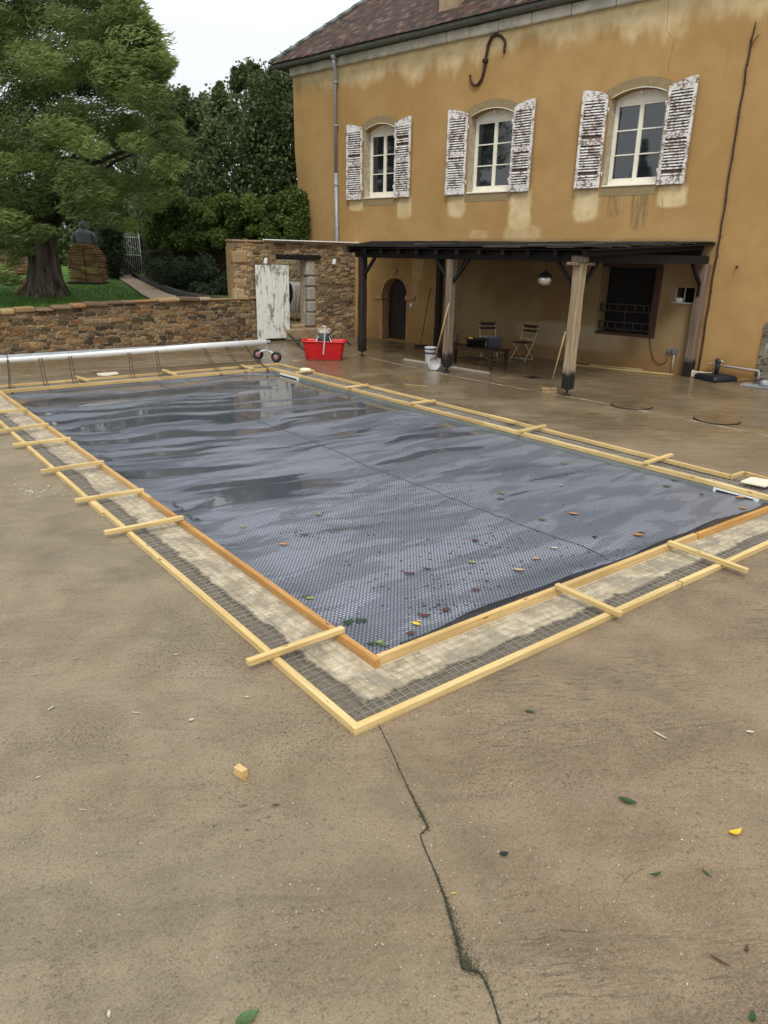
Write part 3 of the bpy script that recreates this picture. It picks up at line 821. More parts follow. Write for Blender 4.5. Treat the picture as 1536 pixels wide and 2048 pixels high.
# ------------------------------------------------------------------ wire mesh in the trench
def mesh_mat_strip(x0, y0, x1, y1, long_axis, label):
    b = MB(); r = .0016; z = -.006
    def wire(p, q, r=.0017):
        p = Vector(p); q = Vector(q); d = (q - p).normalized(); s = Vector((-d.y, d.x, 0)) * r; u_ = Vector((0, 0, r))
        b.add([p - s, p + u_ * 1.6, p + s, q - s, q + u_ * 1.6, q + s], [(0, 1, 4, 3), (1, 2, 5, 4)])
    if long_axis == 'y':
        n = int((x1 - x0) / .058)
        for i in range(n + 1):
            x = x0 + (x1 - x0) * (i + random.uniform(-.25, .25)) / n
            k = 10
            pp = [(x + random.uniform(-.009, .009), y0 + (y1 - y0) * j / k, z + random.uniform(-.004, .006)) for j in range(k + 1)]
            for a, c in zip(pp[:-1], pp[1:]): wire(a, c)
        m = int((y1 - y0) / .062)
        for j in range(m + 1):
            y = y0 + (y1 - y0) * (j + random.uniform(-.2, .2)) / m; s = random.uniform(-.012, .012)
            wire((x0, y - s, z + .003 + random.uniform(-.002, .004)), (x1, y + s, z + .003 + random.uniform(-.002, .004)))
    else:
        n = int((y1 - y0) / .058)
        for i in range(n + 1):
            y = y0 + (y1 - y0) * (i + random.uniform(-.25, .25)) / n; k = 8
            pp = [(x0 + (x1 - x0) * j / k, y + random.uniform(-.009, .009), z + random.uniform(-.004, .006)) for j in range(k + 1)]
            for a, c in zip(pp[:-1], pp[1:]): wire(a, c)
        m = int((x1 - x0) / .062)
        for j in range(m + 1):
            x = x0 + (x1 - x0) * (j + random.uniform(-.2, .2)) / m; s = random.uniform(-.012, .012)
            wire((x - s, y0, z + .003 + random.uniform(-.002, .004)), (x + s, y1, z + .003 + random.uniform(-.002, .004)))
    return b.build('wire_mesh', M_wire, None, loc=((x0 + x1) / 2, (y0 + y1) / 2, 0), label=label, cat='wire mesh', group='wire mesh strips in the trench')
mesh_mat_strip(UO0 + .03, VO0 + .53, UI0 - .06, VI1, 'y', 'wire mesh strip in the trench along the left side of the pool')
mesh_mat_strip(UO0 + .03, VO0 + .03, UO1 - .05, VI0 - .07, 'x', 'wire mesh strip in the trench along the front of the pool')
mesh_mat_strip(UI1 + .07, VI0, UO1 - .03, VI1, 'y', 'wire mesh strip in the trench along the house side of the pool')
mesh_mat_strip(UO0 + .1, VI1 + .07, UO1 - .05, VO1 - .03, 'x', 'wire mesh strip in the trench at the far end under the reel')

# skimmer frames on the liner and slabs lying on the trench
def slab(name, pts, t, mat, label, cat, z):
    b = MB(); n = len(pts); P = [at(x, y, z) for x, y in pts]
    b.add([(p.x, p.y, z) for p in P] + [(p.x, p.y, z - t) for p in P], [tuple(range(n)), tuple(range(2 * n - 1, n - 1, -1))] + [(i, (i + 1) % n, n + (i + 1) % n, n + i)[::-1] for i in range(n)])
    c0 = sum(P, Vector()) / n
    return b.build(name, mat, None, bevel=.004, loc=(c0.x, c0.y, z - t), label=label, cat=cat)
slab('loose_slab', [(1481, 962), (1503, 953), (1560, 963), (1530, 972)], .02, M_slab, 'square white slab on the trench at the right edge of the photo', 'slab', .045)
slab('loose_slab', [(193, 746), (233, 743), (238, 747), (214, 751), (196, 750)], .012, M_slab, 'flat white slab on the wet ground behind the far boards', 'slab', .016)
def lathe_roll():
    p = at(600, 741, .07); q = at(622, 741, .07); b = MB()
    x, y, z, L = frame(p, q)
    pts = [p.lerp(q, t) for t in (0, .15, .4, .7, 1)]
    b.tube(pts, [.035, .055, .06, .055, .04], 10)
    return b.build('wrapped_bundle', M_slab, None, loc=tuple(p), label='cream wrapped bundle on the far right corner of the boards', cat='bundle')
lathe_roll()
sk = empty('wall_skimmer', (UI1 - .006, 3.9, -.05), label='white skimmer frame on the liner near the right edge', cat='skimmer frame')
a_ = onu(1427, 979, UI1 - .01); c2_ = onu(1518, 1000, UI1 - .01)
b = MB(); b.bbox((UI1 - .022, c2_.y, -.035), (UI1 - .002, a_.y, -.020)); b.bbox((UI1 - .022, a_.y - .03, -.085), (UI1 - .002, a_.y, -.035)); b.bbox((UI1 - .022, c2_.y, -.085), (UI1 - .002, c2_.y + .05, -.035))
wbuild(b, 'surround', M_white, sk)
b = MB(); b.bbox((UI1 - .006, c2_.y + .05, -.085), (UI1 - .001, a_.y - .03, -.035)); wbuild(b, 'mouth', M_hem, sk)
sk = empty('wall_skimmer', (UI1 - .006, 13.6, -.05), label='white skimmer frame at the far right corner of the pool', cat='skimmer frame')
a_ = onu(560, 744, UI1 - .01); c2_ = onu(583, 754, UI1 - .01)
b = MB(); b.bbox((UI1 - .03, 13.0, -.05), (UI1 - .002, 13.75, -.02)); b.bbox((UI1 - .03, 13.0, -.085), (UI1 - .002, 13.05, -.05))
wbuild(b, 'surround', M_white, sk)
b = MB(); b.bbox((UI1 - .008, 13.05, -.085), (UI1 - .001, 13.75, -.05)); wbuild(b, 'mouth', M_hem, sk)

# ------------------------------------------------------------------ joints and cracks in the terrace
def strip(name, pts, ws, mat, z, kind='structure', jag=0, sub=10):
    P = [Vector((*p, z)) if len(p) == 2 else Vector(p) for p in pts]; Q = []; W_ = []
    for i in range(len(P) - 1):
        for k in range(sub):
            t = k / sub; m = P[i].lerp(P[i + 1], t); d = (P[i + 1] - P[i]).normalized(); s = Vector((-d.y, d.x, 0))
            Q.append(m + s * random.uniform(-jag, jag)); wv = ws[i] + (ws[i + 1] - ws[i]) * t; W_.append(wv * random.uniform(.55, 1.45))
    Q.append(P[-1]); W_.append(ws[-1])
    b = MB()
    for i, q in enumerate(Q):
        d = (Q[min(i + 1, len(Q) - 1)] - Q[max(0, i - 1)]).normalized(); s = Vector((-d.y, d.x, 0)) * W_[i] / 2
        b.v += [tuple(q - s), tuple(q + s)]
    b.c = [None] * len(b.v)
    for i in range(len(Q) - 1): b.f.append((2 * i, 2 * i + 2, 2 * i + 3, 2 * i + 1)); b.sm.append(False)
    return b.build(name, mat, None, kind=kind)
ck = [at(x, y) for x, y in ((757, 1449), (782, 1500), (803, 1549), (832, 1610), (856, 1656), (840, 1670), (846, 1690), (868, 1740), (889, 1795), (906, 1855), (921, 1915), (926, 1938), (958, 1946), (968, 1960), (985, 2000), (1003, 2060))]
strip('terrace_crack', [(p.x, p.y, .004) for p in ck], [.0035, .0035, .004, .007, .006, .004, .004, .005, .006, .007, .010, .014, .008, .006, .005, .005], M_crack, .004, jag=.0008, sub=10)
def joint(pts, wd, mat=M_joint, nm='terrace_joint'):
    P = [at(x, y) for x, y in pts]; strip(nm, [(p.x, p.y, .004) for p in P], [wd] * len(P), mat, .004, jag=.004, sub=30)
joint(((735, 715), (899, 751), (1028, 775), (1190, 803), (1536, 872)), .026)
joint(((0, 755), (200, 741), (400, 727), (516, 720)), .026)
joint(((588, 721), (735, 708)), .024)
for pts in (((1120, 1860), (1160, 1864), (1195, 1866)), ((1330, 1458), (1400, 1452), (1470, 1443)), ((1240, 1770), (1262, 1750), (1290, 1735))):
    P = [at(x, y) for x, y in pts]; strip('hairline_crack', [(p.x, p.y, .0035) for p in P], [.0014] * len(P), M_crack, .0035, jag=.003, sub=8)
# moss growing out of the crack
b = MB()
cw_ = [.002, .002, .003, .010, .014, .004, .003, .005, .010, .020, .026, .034, .026, .012, .006, .004]
for i in range(len(ck) - 1):
    L_ = (ck[i + 1] - ck[i]).length; dd_ = (ck[i + 1] - ck[i]).normalized(); sd_ = Vector((-dd_.y, dd_.x, 0))
    for k in range(int(L_ * 9000 * (cw_[i] + cw_[i + 1]) * 14)):
        t = random.random(); wd = cw_[i] + (cw_[i + 1] - cw_[i]) * t
        pc_ = .5 + .5 * mnoise.noise(Vector((i * 2 + t * 6, 3, 0))) * 2
        if random.random() > pc_ + .15: continue
        p = ck[i].lerp(ck[i + 1], t) - sd_ * (random.expovariate(1 / (wd * .6)) - .002) * -1
        if random.random() < .35: p = ck[i].lerp(ck[i + 1], t) + sd_ * random.gauss(0, wd * .4)
        s_ = random.uniform(.0005, .0018)
        b.box((p.x, p.y, .003 + s_ * .4), (s_ * 1.7, s_ * 2, s_), Matrix.Rotation(random.uniform(0, 3), 3, 'Z'), s_ * .2)
b.build('moss', M_moss, None, kind='stuff')
# grit, splinters and flakes too many to count
b = MB()
for k in range(900):
    x = random.uniform(-80, 1620); y = random.triangular(1250, 2060, 1700)
    if x < 720 and random.random() < .35: y = random.uniform(900, 1500)
    p = at(x, y)
    if UO0 - .1 < p.x < UO1 + .1 and VO0 - .1 < p.y < VO1: continue
    s = random.choice((.0012, .0018, .0025, .004)) 
    b.box((p.x, p.y, s * .35 + .001), (s * random.uniform(1, 2.2), s, s * .7), Matrix.Rotation(random.uniform(0, 3), 3, 'Z'), s * .15)
for (x, y) in ((60, 980), (75, 985), (110, 978), (45, 986), (120, 984), (52, 981), (85, 977), (68, 988), (30, 960)):
    for k in range(9):
        p = at(x + random.gauss(0, 12), y + random.gauss(0, 5)); s = random.uniform(.004, .013)
        b.box((p.x, p.y, s * .3), (s * 1.5, s, s * .6), Matrix.Rotation(random.uniform(0, 3), 3, 'Z'), s * .2)
b.build('grit', M_debris, None, kind='stuff')

# ------------------------------------------------------------------ rubble masonry
def rubble(name, p0, udir, L, ztop_fn, holes=(), z0=0.0, course=.13, wid=.30, res=.028, depth=.028, pal=None, mort=(.30, .25, .17), seed=1, thick=.35, parent=None, big=(), top=True, tint=None, **k):
    """face of a rubble wall: grid over (s, z) pushed in along the joints; a solid body closes it behind"""
    R = np.random.default_rng(seed); p0 = Vector(p0); ud = Vector(udir).normalized(); nd = Vector((ud.y, -ud.x, 0))   # nd points to the viewer side
    zmax = max(ztop_fn(s) for s in np.linspace(0, L, 20)); H = zmax - z0
    rows = []; z = z0
    while z < zmax + .2:
        h = course * R.uniform(.65, 1.4); rows.append((z, h)); z += h
    cx, cz, cw, chh = [], [], [], []
    for (z, h) in rows:
        s = -R.uniform(0, .3)
        while s < L + .3:
            w_ = wid * R.uniform(.45, 1.6) * (h / course) ** .5
            cx.append(s + w_ / 2); cz.append(z + h / 2 + R.uniform(-.018, .018)); cw.append(w_ * R.uniform(.85, 1.0)); chh.append(h * R.uniform(.85, 1.1)); s += w_
    cx, cz, cw, chh = map(np.array, (cx, cz, cw, chh))
    pal = pal or [(.20, .115, .055), (.14, .085, .045), (.27, .16, .075), (.10, .065, .038), (.24, .19, .13), (.17, .12, .075), (.30, .20, .11), (.12, .08, .05)]
    cc_ = np.array([pal[i] for i in R.integers(0, len(pal), len(cx))]) * R.uniform(.75, 1.25, (len(cx), 1))
    nx = int(L / res) + 1; nz = int(H / res) + 1
    S = np.linspace(0, L, nx); Zr = np.linspace(0, 1, nz)
    b = MB(); idx = {}
    wob = lambda a, c, sd: mnoise.noise(Vector((a, c, sd)))
    tops = [ztop_fn(s) for s in S]
    for i, s in enumerate(S):
        for j, t in enumerate(Zr):
            z = z0 + (tops[i] - z0) * t
            ws = s + .035 * wob(s * 6, z * 6, seed) ; wz = z + .030 * wob(s * 5, z * 5, seed + 9) + .07 * wob(s * .9, z * .6, seed + 19)
            dd = (np.abs((cx - ws) / cw) ** 3.0 + np.abs((cz - wz) / chh) ** 3.0) ** (1 / 3.0)
            o = np.argpartition(dd, 1)[:2]; d1, d2 = sorted(dd[o]); kk = int(np.argmin(dd))
            e = (d2 - d1); m = min(1, e / .14); m = m * m * (3 - 2 * m)
            off = -depth + depth * m * (1 + .8 * wob(kk * 3.1, 0, 2)) + .008 * wob(s * 14, z * 14, 3)
            cl_ = np.array(mort) * (1 - min(1, e / .09) ** 2) + cc_[kk] * min(1, e / .09) ** 2
            cl_ = cl_ * (1 + .25 * wob(s * 1.3, z * 1.3, 40 + seed))
            if tint: cl_ = cl_ * tint(s, z)
            p = p0 + ud * s + nd * off
            b.v.append((p.x, p.y, z)); b.c.append(tuple(cl_))
    def inhole(s, z):
        return any(h[0] < s < h[1] and h[2] < z < h[3] for h in holes)
    for i in range(nx - 1):
        for j in range(nz - 1):
            s = (S[i] + S[i + 1]) / 2; z = z0 + (tops[i] - z0) * (Zr[j] + Zr[j + 1]) / 2
            if inhole(s, z): continue
            b.f.append((i * nz + j, (i + 1) * nz + j, (i + 1) * nz + j + 1, i * nz + j + 1)); b.sm.append(False)
    # top strip and body
    base = len(b.v)
    for i, s in enumerate(S):
        p = p0 + ud * s - nd * thick; b.v.append((p.x, p.y, tops[i])); c0 = b.c[i * nz + nz - 1]; b.c.append(c0)
    if top:
        for i in range(nx - 1):
            b.f.append((i * nz + nz - 1, (i + 1) * nz + nz - 1, base + i + 1, base + i)); b.sm.append(False)
    for s0 in (0, L):
        p = p0 + ud * s0; q = p - nd * thick; f = p - nd * (depth)
        b.col = tuple(cc_[0]); zt = ztop_fn(s0)
        b.add([(p.x, p.y, z0), (p.x, p.y, zt), (q.x, q.y, zt), (q.x, q.y, z0)], [(0, 1, 2, 3)]); b.col = None
    if not holes:
        b.col = tuple(cc_[1])
        pa = p0 - nd * thick; pb_ = p0 + ud * L - nd * thick
        b.add([(pa.x, pa.y, z0), (pa.x, pa.y, ztop_fn(0)), (pb_.x, pb_.y, ztop_fn(L)), (pb_.x, pb_.y, z0)], [(0, 1, 2, 3)]); b.col = None
    return b
# low garden wall along the far side of the terrace
LT = [(-12, .95), (1.5, .93), (3.5, 1.04), (5.3, 1.16), (7.1, 1.25), (9.95, 1.26)]
def ltop(u):
    for (a, za), (c, zc_) in zip(LT[:-1], LT[1:]):
        if a <= u <= c: return za + (zc_ - za) * (u - a) / (c - a)
    return LT[-1][1]
wall = empty('stone_wall', (5, 19.1, 0), label='low rubble retaining wall behind the white reel, holding up the garden', cat='stone wall')
b = rubble('wall', (-1.5, 19.06, 0), (1, 0, 0), 11.45, lambda s: ltop(-1.5 + s) - .07, res=.020, course=.080, wid=.21, seed=4, thick=.3, mort=(.50, .41, .26), depth=.034,
           pal=[(.20, .125, .062), (.125, .080, .042), (.25, .145, .062), (.085, .058, .034), (.23, .165, .095), (.17, .115, .062), (.28, .18, .085), (.11, .072, .04), (.21, .105, .045), (.06, .045, .03)])
wbuild(b, 'masonry', M_rubble, wall)
b = MB(); u = -1.5; R_ = random.Random(5)
while u < 9.9:
    l = R_.uniform(.28, .6); h = R_.uniform(.055, .10); zt = ltop(min(9.9, u + l / 2)) - .075
    b.col = R_.choice([(.36, .23, .10), (.30, .19, .09), (.40, .28, .13), (.22, .15, .09), (.42, .33, .20), (.17, .11, .07), (.34, .18, .08)])
    h += R_.uniform(-.02, .035); b.cbox((u + l / 2, 19.2 + R_.uniform(-.04, .04), zt + h / 2 - .012), (l - .008, .40 + R_.uniform(-.04, .05), h), .026, Matrix.Rotation(R_.uniform(-.07, .07), 3, 'Z') @ Matrix.Rotation(R_.uniform(-.05, .05), 3, 'X') @ Matrix.Rotation(R_.uniform(-.05, .05), 3, 'Y'))
    u += l
b.col = None
wbuild(b, 'capstones', M_rubble, wall)

# ------------------------------------------------------------------ lean-to of rubble stone with a door opening
lt = empty('stone_shed', (11.5, 19.1, 0), label='rubble stone shed with slab roof and wooden lintel beside the ochre house', cat='shed')
LX0, LX1, LH = 9.50, 13.62, 2.70
b = rubble('shed', (LX0, 19.08, 0), (1, 0, 0), LX1 - LX0, lambda s: LH, holes=[(10.78 - LX0, 11.86 - LX0, -1, 2.27)], tint=lambda s, z: 1 + .55 * max(0, min(1, (.62 - s) / .12)) * (z > 1.1) + .45 * max(0, 1 - abs(s - 2.55) / .22), res=.023, course=.072, wid=.22, seed=8, thick=.4,
           pal=[(.27, .18, .095), (.20, .13, .07), (.32, .215, .105), (.15, .10, .055), (.29, .215, .13), (.23, .155, .085), (.36, .26, .14), (.11, .075, .045)], mort=(.20, .14, .08))
wbuild(b, 'front_masonry', M_rubble, lt)
b = MB(); R_ = random.Random(9)
z = .0
k = 0
while z < 2.62:      # big pale quoins at the left corner
    h = R_.uniform(.22, .36); h = min(h, 2.66 - z); l = (.34, .46)[k % 2]
    b.col = R_.choice([(.42, .33, .20), (.36, .27, .16), (.46, .38, .26), (.38, .25, .13)])
    if z > 1.15 and k % 3 == 1: b.cbox((LX0 + l / 2 - .03, 19.165 + R_.uniform(-.01, .01), z + h / 2), (l, .22, h - .006), .045, Matrix.Rotation(R_.uniform(-.05, .05), 3, 'Z') @ Matrix.Rotation(R_.uniform(-.06, .06), 3, 'Y')); b.col = None; wbuild(b, 'corner_stone', M_rubble, lt); b = MB()
    z += h; k += 1
b.col = None; b = MB()
z = 0.35
for h in (.42, .34, .40, .30, .44):   # dressed stones of the right jamb
    b.col = R_.choice([(.36, .33, .27), (.40, .36, .29), (.33, .29, .23)])
    b.cbox((11.99 + R_.uniform(-.03, .03), 19.15, z + h / 2), (.30, .22, h - .006), .045, Matrix.Rotation(R_.uniform(-.04, .04), 3, 'Y'))
    z += h
b.col = None
wbuild(b, 'door_jamb', M_rubble, lt)
b = MB(); b.bbox((10.78, 19.10, 2.27), (10.80, 22, 2.28)); 
b.bbox((10.70, 19.12, 0), (10.78, 19.5, 2.27)); b.bbox((11.86, 19.27, 0), (11.95, 19.5, 2.27)); b.bbox((10.70, 19.12, 2.275), (11.95, 19.5, 2.34))
wbuild(b, 'reveal', M_reveal, lt)
b = MB(); b.bbox((10.45, 21.35, 0), (13.3, 21.5, 2.6)); b.bbox((13.2, 19.5, 0), (13.3, 21.35, 2.6)); b.bbox((10.42, 19.5, 0), (10.52, 21.35, 2.6)); wbuild(b, 'inner_walls', M_step, lt)
b = rubble('x', (10.53, 21.3, .4), (1, 0, 0), 2.6, lambda s: 2.6, z0=.4, res=.06, course=.14, wid=.3, seed=17, thick=.2, pal=[(.36, .28, .17), (.30, .22, .13)]); wbuild(b, 'rear_masonry', M_rubble, lt)
b = MB(); b.cbox((11.55, 19.12, 2.345), (1.46, .30, .12), .012); wbuild(b, 'lintel', M_darkwood, lt)
b = MB(); b.cbox((11.56, 19.27, 2.735), (4.18, .46, .05), .01); wbuild(b, 'roof_slab', M_step, lt)
b = MB(); b.cbox((12.05, 19.02, 2.778), (3.25, .16, .03), .006, Matrix.Rotation(.0, 3, 'Y')); wbuild(b, 'coping_strip', M_white, lt)
b = MB(); b.cbox((11.72, 19.02, .17), (1.45, .50, .32), .03); b.cbox((11.45, 19.9, .36), (1.2, 1.4, .1), .03); wbuild(b, 'threshold', M_step, lt)
for x in (10.43, 12.75):
    b = MB(); b.cbox((x, 18.98, 2.12 + .1), (.07, .10, .16), .012, Matrix.Rotation(.25, 3, 'Y')); wbuild(b, 'wall_lamp', M_white, lt)
# things in and before its doorway
d_ = empty('plank_door', (10.6, 18.96, 0), label='white plank door with flaking paint leaning on the shed front', cat='door')
b = MB(); 
for i in range(6):
    x0 = 10.08 + i * .178
    b.bbox((x0, 18.93 + random.uniform(-.003, .003), .07 + random.uniform(0, .02)), (x0 + .172, 18.965, 2.12 - random.uniform(0, .015)))
wbuild(b, 'planks', M_door, d_, bevel=.003)
b = MB(); b.bbox((10.09, 18.966, .35), (11.13, 18.99, .46)); b.bbox((10.09, 18.966, 1.7), (11.13, 18.99, 1.81)); wbuild(b, 'ledge', M_door, d_)
pn = empty('white_panel', (11.6, 20.5, .9), label='white louvred panel with a black oval opening inside the shed', cat='panel')
b = MB()
outer = [(10.9, .98), (12.3, .78), (12.3, 1.75), (11.72, 1.75), (10.9, 1.75)]
oval = [(11.92 + .24 * math.cos(t), 1.25 + .40 * math.sin(t)) for t in np.linspace(0, 2 * math.pi, 24, endpoint=False)]
oval = [(x, min(z, 1.56)) for x, z in oval]
b.plate([(11.3, .80), (12.75, .62), (12.75, 1.60), (11.3, 1.60)], [oval], lambda x, z, d: Vector((x, 20.4 + d, z)), .03)
wbuild(b, 'sheet', M_white, pn)
b = MB()
for k in range(9):
    z = .72 + k * .092; 
    b.bbox((12.20, 20.385, z), (12.70, 20.405, z + .05))
wbuild(b, 'louvre', M_white, pn)
b = MB(); b.bbox((11.55, 20.46, .75), (12.3, 20.5, 1.60)); wbuild(b, 'backing', M_room, pn)
def broom(name, foot, top, hr, label, mat, headlen=.34, hdir=(1, 0, 0), headmat=None, bmat=None, upright=False):
    foot = Vector(foot); top = Vector(top)
    e = empty(name, foot, label=label, cat='broom')
    ax = (top - foot).normalized()
    b = MB(); b.tube([foot + ax * .02, foot.lerp(top, .5) + Vector((.004, .003, 0)), top], hr, 8)
    wbuild(b, 'handle', mat, e)
    if headlen:
        hd = Vector(hdir).normalized(); sd = Vector((-hd.y, hd.x, 0)); M = Matrix((hd, sd, Vector((0, 0, 1)))).transposed()
        b = MB(); b.cbox(Vector((foot.x, foot.y, .075)), (headlen, .07, .035), .008, M); wbuild(b, 'head', headmat or M_handle, e)
        b = MB(); b.box(Vector((foot.x, foot.y, .03)), (headlen * .96, .055, .058), M, .006); wbuild(b, 'bristles', bmat or M_bristle, e)
    return e
t0 = onv(587, 652, 19.5); t1 = onv(604, 547, 19.45)
broom('pole', (t0.x, 19.5, .33), (t1.x, 19.42, 1.86), .018, 'long pale wooden pole leaning in the shed doorway', M_handle, 0)
# hose lying before the shed
b = MB(); hp = [at(x, y, z) for x, y, z in ((577, 668, .25), (590, 682, .12), (600, 692, .04), (606, 697, .03), (622, 704, .03), (660, 700, .03))]
sm_ = []
for i in range(len(hp) - 1):
    for k in range(5): sm_.append(hp[i].lerp(hp[i + 1], k / 5))
b.tube(sm_ + [hp[-1]], .035, 8); b.build('hose', M_hose, None, loc=tuple(hp[2]), label='thick dark green hose curving from the shed step behind the red tub', cat='hose')

# ------------------------------------------------------------------ garden ground, path, grass
b = MB(); gu = np.concatenate([np.linspace(-60, -4, 15), np.linspace(-3, 20, 47), np.linspace(22, 90, 18)]); gv = np.concatenate([[19.25], np.linspace(19.4, 40, 42), np.linspace(45, 140, 12)])
for v in gv:
    for u in gu:
        z = garden_z(u, v) + .03 * mnoise.noise(Vector((u * .8, v * .8, 0)))
        if v <= 19.25: z = -.2
        b.v.append((u, v, z)); b.c.append(None)
W_ = len(gu)
for j in range(len(gv) - 1):
    for i in range(W_ - 1):
        um = (gu[i] + gu[i + 1]) / 2; vm = (gv[j] + gv[j + 1]) / 2
        if um > 10.35 and vm < 21.5: continue
        b.f.append((j * W_ + i, j * W_ + i + 1, (j + 1) * W_ + i + 1, (j + 1) * W_ + i)); b.sm.append(True)
b.build('garden_ground', M_lawn, None, kind='structure')
def garden_strip(name, L_, R__, mat, dz, kind='structure'):
    b = MB(); n = 24
    for i in range(n + 1):
        t = i / n * (len(L_) - 1); k = min(int(t), len(L_) - 2); f = t - k
        for P in (L_, R__):
            x = P[k][0] + (P[k + 1][0] - P[k][0]) * f; y = P[k][1] + (P[k + 1][1] - P[k][1]) * f
            b.v.append((x, y, garden_z(x, y) + dz)); b.c.append(None)
        if i: m = len(b.v); b.f.append((m - 4, m - 3, m - 1, m - 2)); b.sm.append(True)
    return b.build(name, mat, None, kind=kind)
pL = [(7.35, 19.45), (7.9, 21.4), (8.9, 25.5), (10.2, 31.2), (10.7, 33.5)]
pR = [(8.5, 19.45), (8.8, 21.4), (9.6, 25.5), (10.75, 31.0), (11.3, 33.5)]
garden_strip('garden_path', pL, pR, M_path, .045)
b = MB()
for i in range(4):
    a, c = pR[i], pR[i + 1]
    b.bar((a[0] + .12, a[1], garden_z(*a) + .10), (c[0] + .12, c[1], garden_z(*c) + .10), .12, .16)
b.build('path_kerb', M_kerb, None, label='dark timber kerb along the right side of the garden path', cat='kerb')
garden_strip('soil_bed', [(8.75, 19.4), (9.1, 21.4), (9.9, 25.5), (11.0, 31)], [(9.45, 19.4), (9.9, 22.5), (12.5, 25), (14, 29)], M_soil, .06)
# grass blades near the wall, where the photo resolves them
b = MB(); 
for k in range(16000):
    u = random.uniform(-.5, 8.7); v = 19.35 + random.random() ** 1.6 * 8
    t = (v - 19.45) / 14
    if u > pL[0][0] + (v - 19.45) * .27 - .05: continue
    z = garden_z(u, v) - .01; h = random.uniform(.04, .10); a = random.uniform(0, 6.28); s = .012
    lx, ly = random.uniform(-.04, .04), random.uniform(-.04, .04)
    b.col = (random.random(),) * 3
    b.add([(u - s * math.cos(a), v - s * math.sin(a), z), (u + s * math.cos(a), v + s * math.sin(a), z), (u + lx, v + ly, z + h)], [(0, 1, 2)])
b.col = None
b.build('grass', M_grassblade, None, kind='stuff')
# retaining wall of the upper garden, dark and damp, behind the shrubs
hw0 = ptF(292, 560, 28.6); hw1 = ptF(620, 560, 26.2)
d = Vector((hw1.x - hw0.x, hw1.y - hw0.y, 0))
bw = rubble('w', (hw0.x, hw0.y, 0), d, d.length, lambda s: 2.62 + .05 * s / 5, z0=1.0, res=.06, course=.13, wid=.4, seed=23, thick=.4, pal=[(.12, .09, .06), (.09, .065, .045), (.15, .115, .08), (.10, .08, .06)], mort=(.14, .11, .08))
bw.build('stone_wall', M_rubble, None, label='dark damp stone wall below the ivy hedge behind the shrubs', cat='stone wall')
hl0 = ptF(-260, 520, 34); hl1 = ptF(72, 520, 33)
d = Vector((hl1.x - hl0.x, hl1.y - hl0.y, 0))
bw = rubble('w', (hl0.x, hl0.y, 0), d, d.length, lambda s: 2.45, z0=1.0, res=.09, course=.15, wid=.4, seed=29, thick=.4, pal=[(.22, .10, .07), (.17, .09, .06), (.25, .13, .09)], mort=(.16, .11, .08))
bw.build('stone_wall', M_rubble, None, label='reddish garden wall far left behind the big tree', cat='stone wall')

# ------------------------------------------------------------------ the ochre house (its own frame: x into the wall, y along the front, z up)
house = empty('ochre_house', HW(10, 0, 0), PHI, label='large ochre rendered country house with three shuttered upper windows and brown tiled roof', cat='house')
def HL(a, out, z): return Vector((-out, a - 10, z))
def fpx(x, y, out=0):          # photo pixel -> (along, height) on the house front
    d = ray(x, y); nrm = Vector((cP, sP, 0)); t = (FD - out) / d.dot(nrm); p = O + d * t
    return (-p.x * sP + p.y * cP, p.z)
def segarch(a0, a1, z0, zs, zc_, n=12):
    w_ = (a1 - a0) / 2; h = zc_ - zs; r = (w_ * w_ + h * h) / (2 * h); cx = (a0 + a1) / 2; cz = zc_ - r
    th = math.asin(w_ / r)
    pts = [(a0, z0)] + [(a1, z0)]
    for i in range(n + 1):
        t = th - 2 * th * i / n; pts.append((cx + r * math.sin(t), cz + r * math.cos(t)))
    return pts
wins = [(14.90, 16.09), (11.04, 12.34), (7.23, 8.51)]
WZ0, WZS, WZC = 4.0, 5.80, 5.945
holes = [segarch(a0, a1, WZ0, WZS, WZC) for a0, a1 in wins]
door = [(15.30, .015), (14.28, .015)] + [(14.79 + .51 * math.cos(t), 1.30 + .51 * math.sin(t)) for t in np.linspace(math.pi, 0, 16)][::-1]
door = [(14.28, .015), (15.30, .015)] + [(14.79 + .51 * math.cos(t), 1.30 + .51 * math.sin(t)) for t in np.linspace(0, math.pi, 16)]
holes.append(door)
LWIN = (6.82, 8.26, .80, 2.33)
holes.append([(LWIN[0], LWIN[2]), (LWIN[1], LWIN[2]), (LWIN[1], LWIN[3]), (LWIN[0], LWIN[3])])
SWIN = (5.98, 6.46, 1.57, 1.88)
holes.append([(SWIN[0], SWIN[2]), (SWIN[1], SWIN[2]), (SWIN[1], SWIN[3]), (SWIN[0], SWIN[3])])
b = MB()
b.plate([(-4, -.1), (18.70, -.1), (18.76, 2.0), (19.14, 5.5), (19.17, 7.9), (-4, 7.9)], holes, lambda a, z, d: HL(a, -d, z), .42)
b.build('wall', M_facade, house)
b = MB(); b.bbox((0.02, 8.7, -.1), (9.5, 9.02, 7.85)); b.bbox((9.5, -14, -.1), (9.9, 9.02, 7.85)); b.build('side_wall', M_facade, house)
b = MB()
for lo_, hi_ in [(HL(a1 + .2, -.43, 3.8), HL(a0 - .2, -1.9, 6.1)) for a0, a1 in wins] + [(HL(15.5, -.43, -.1), HL(14.1, -1.2, 2.0)), (HL(8.5, -.43, .5), HL(6.6, -1.6, 2.5)), (HL(6.56, -.43, 1.4), HL(5.8, -1.2, 2.0))]:
    b = MB(); b.bbox(lo_, hi_); b.build('dark_room', M_room, house)
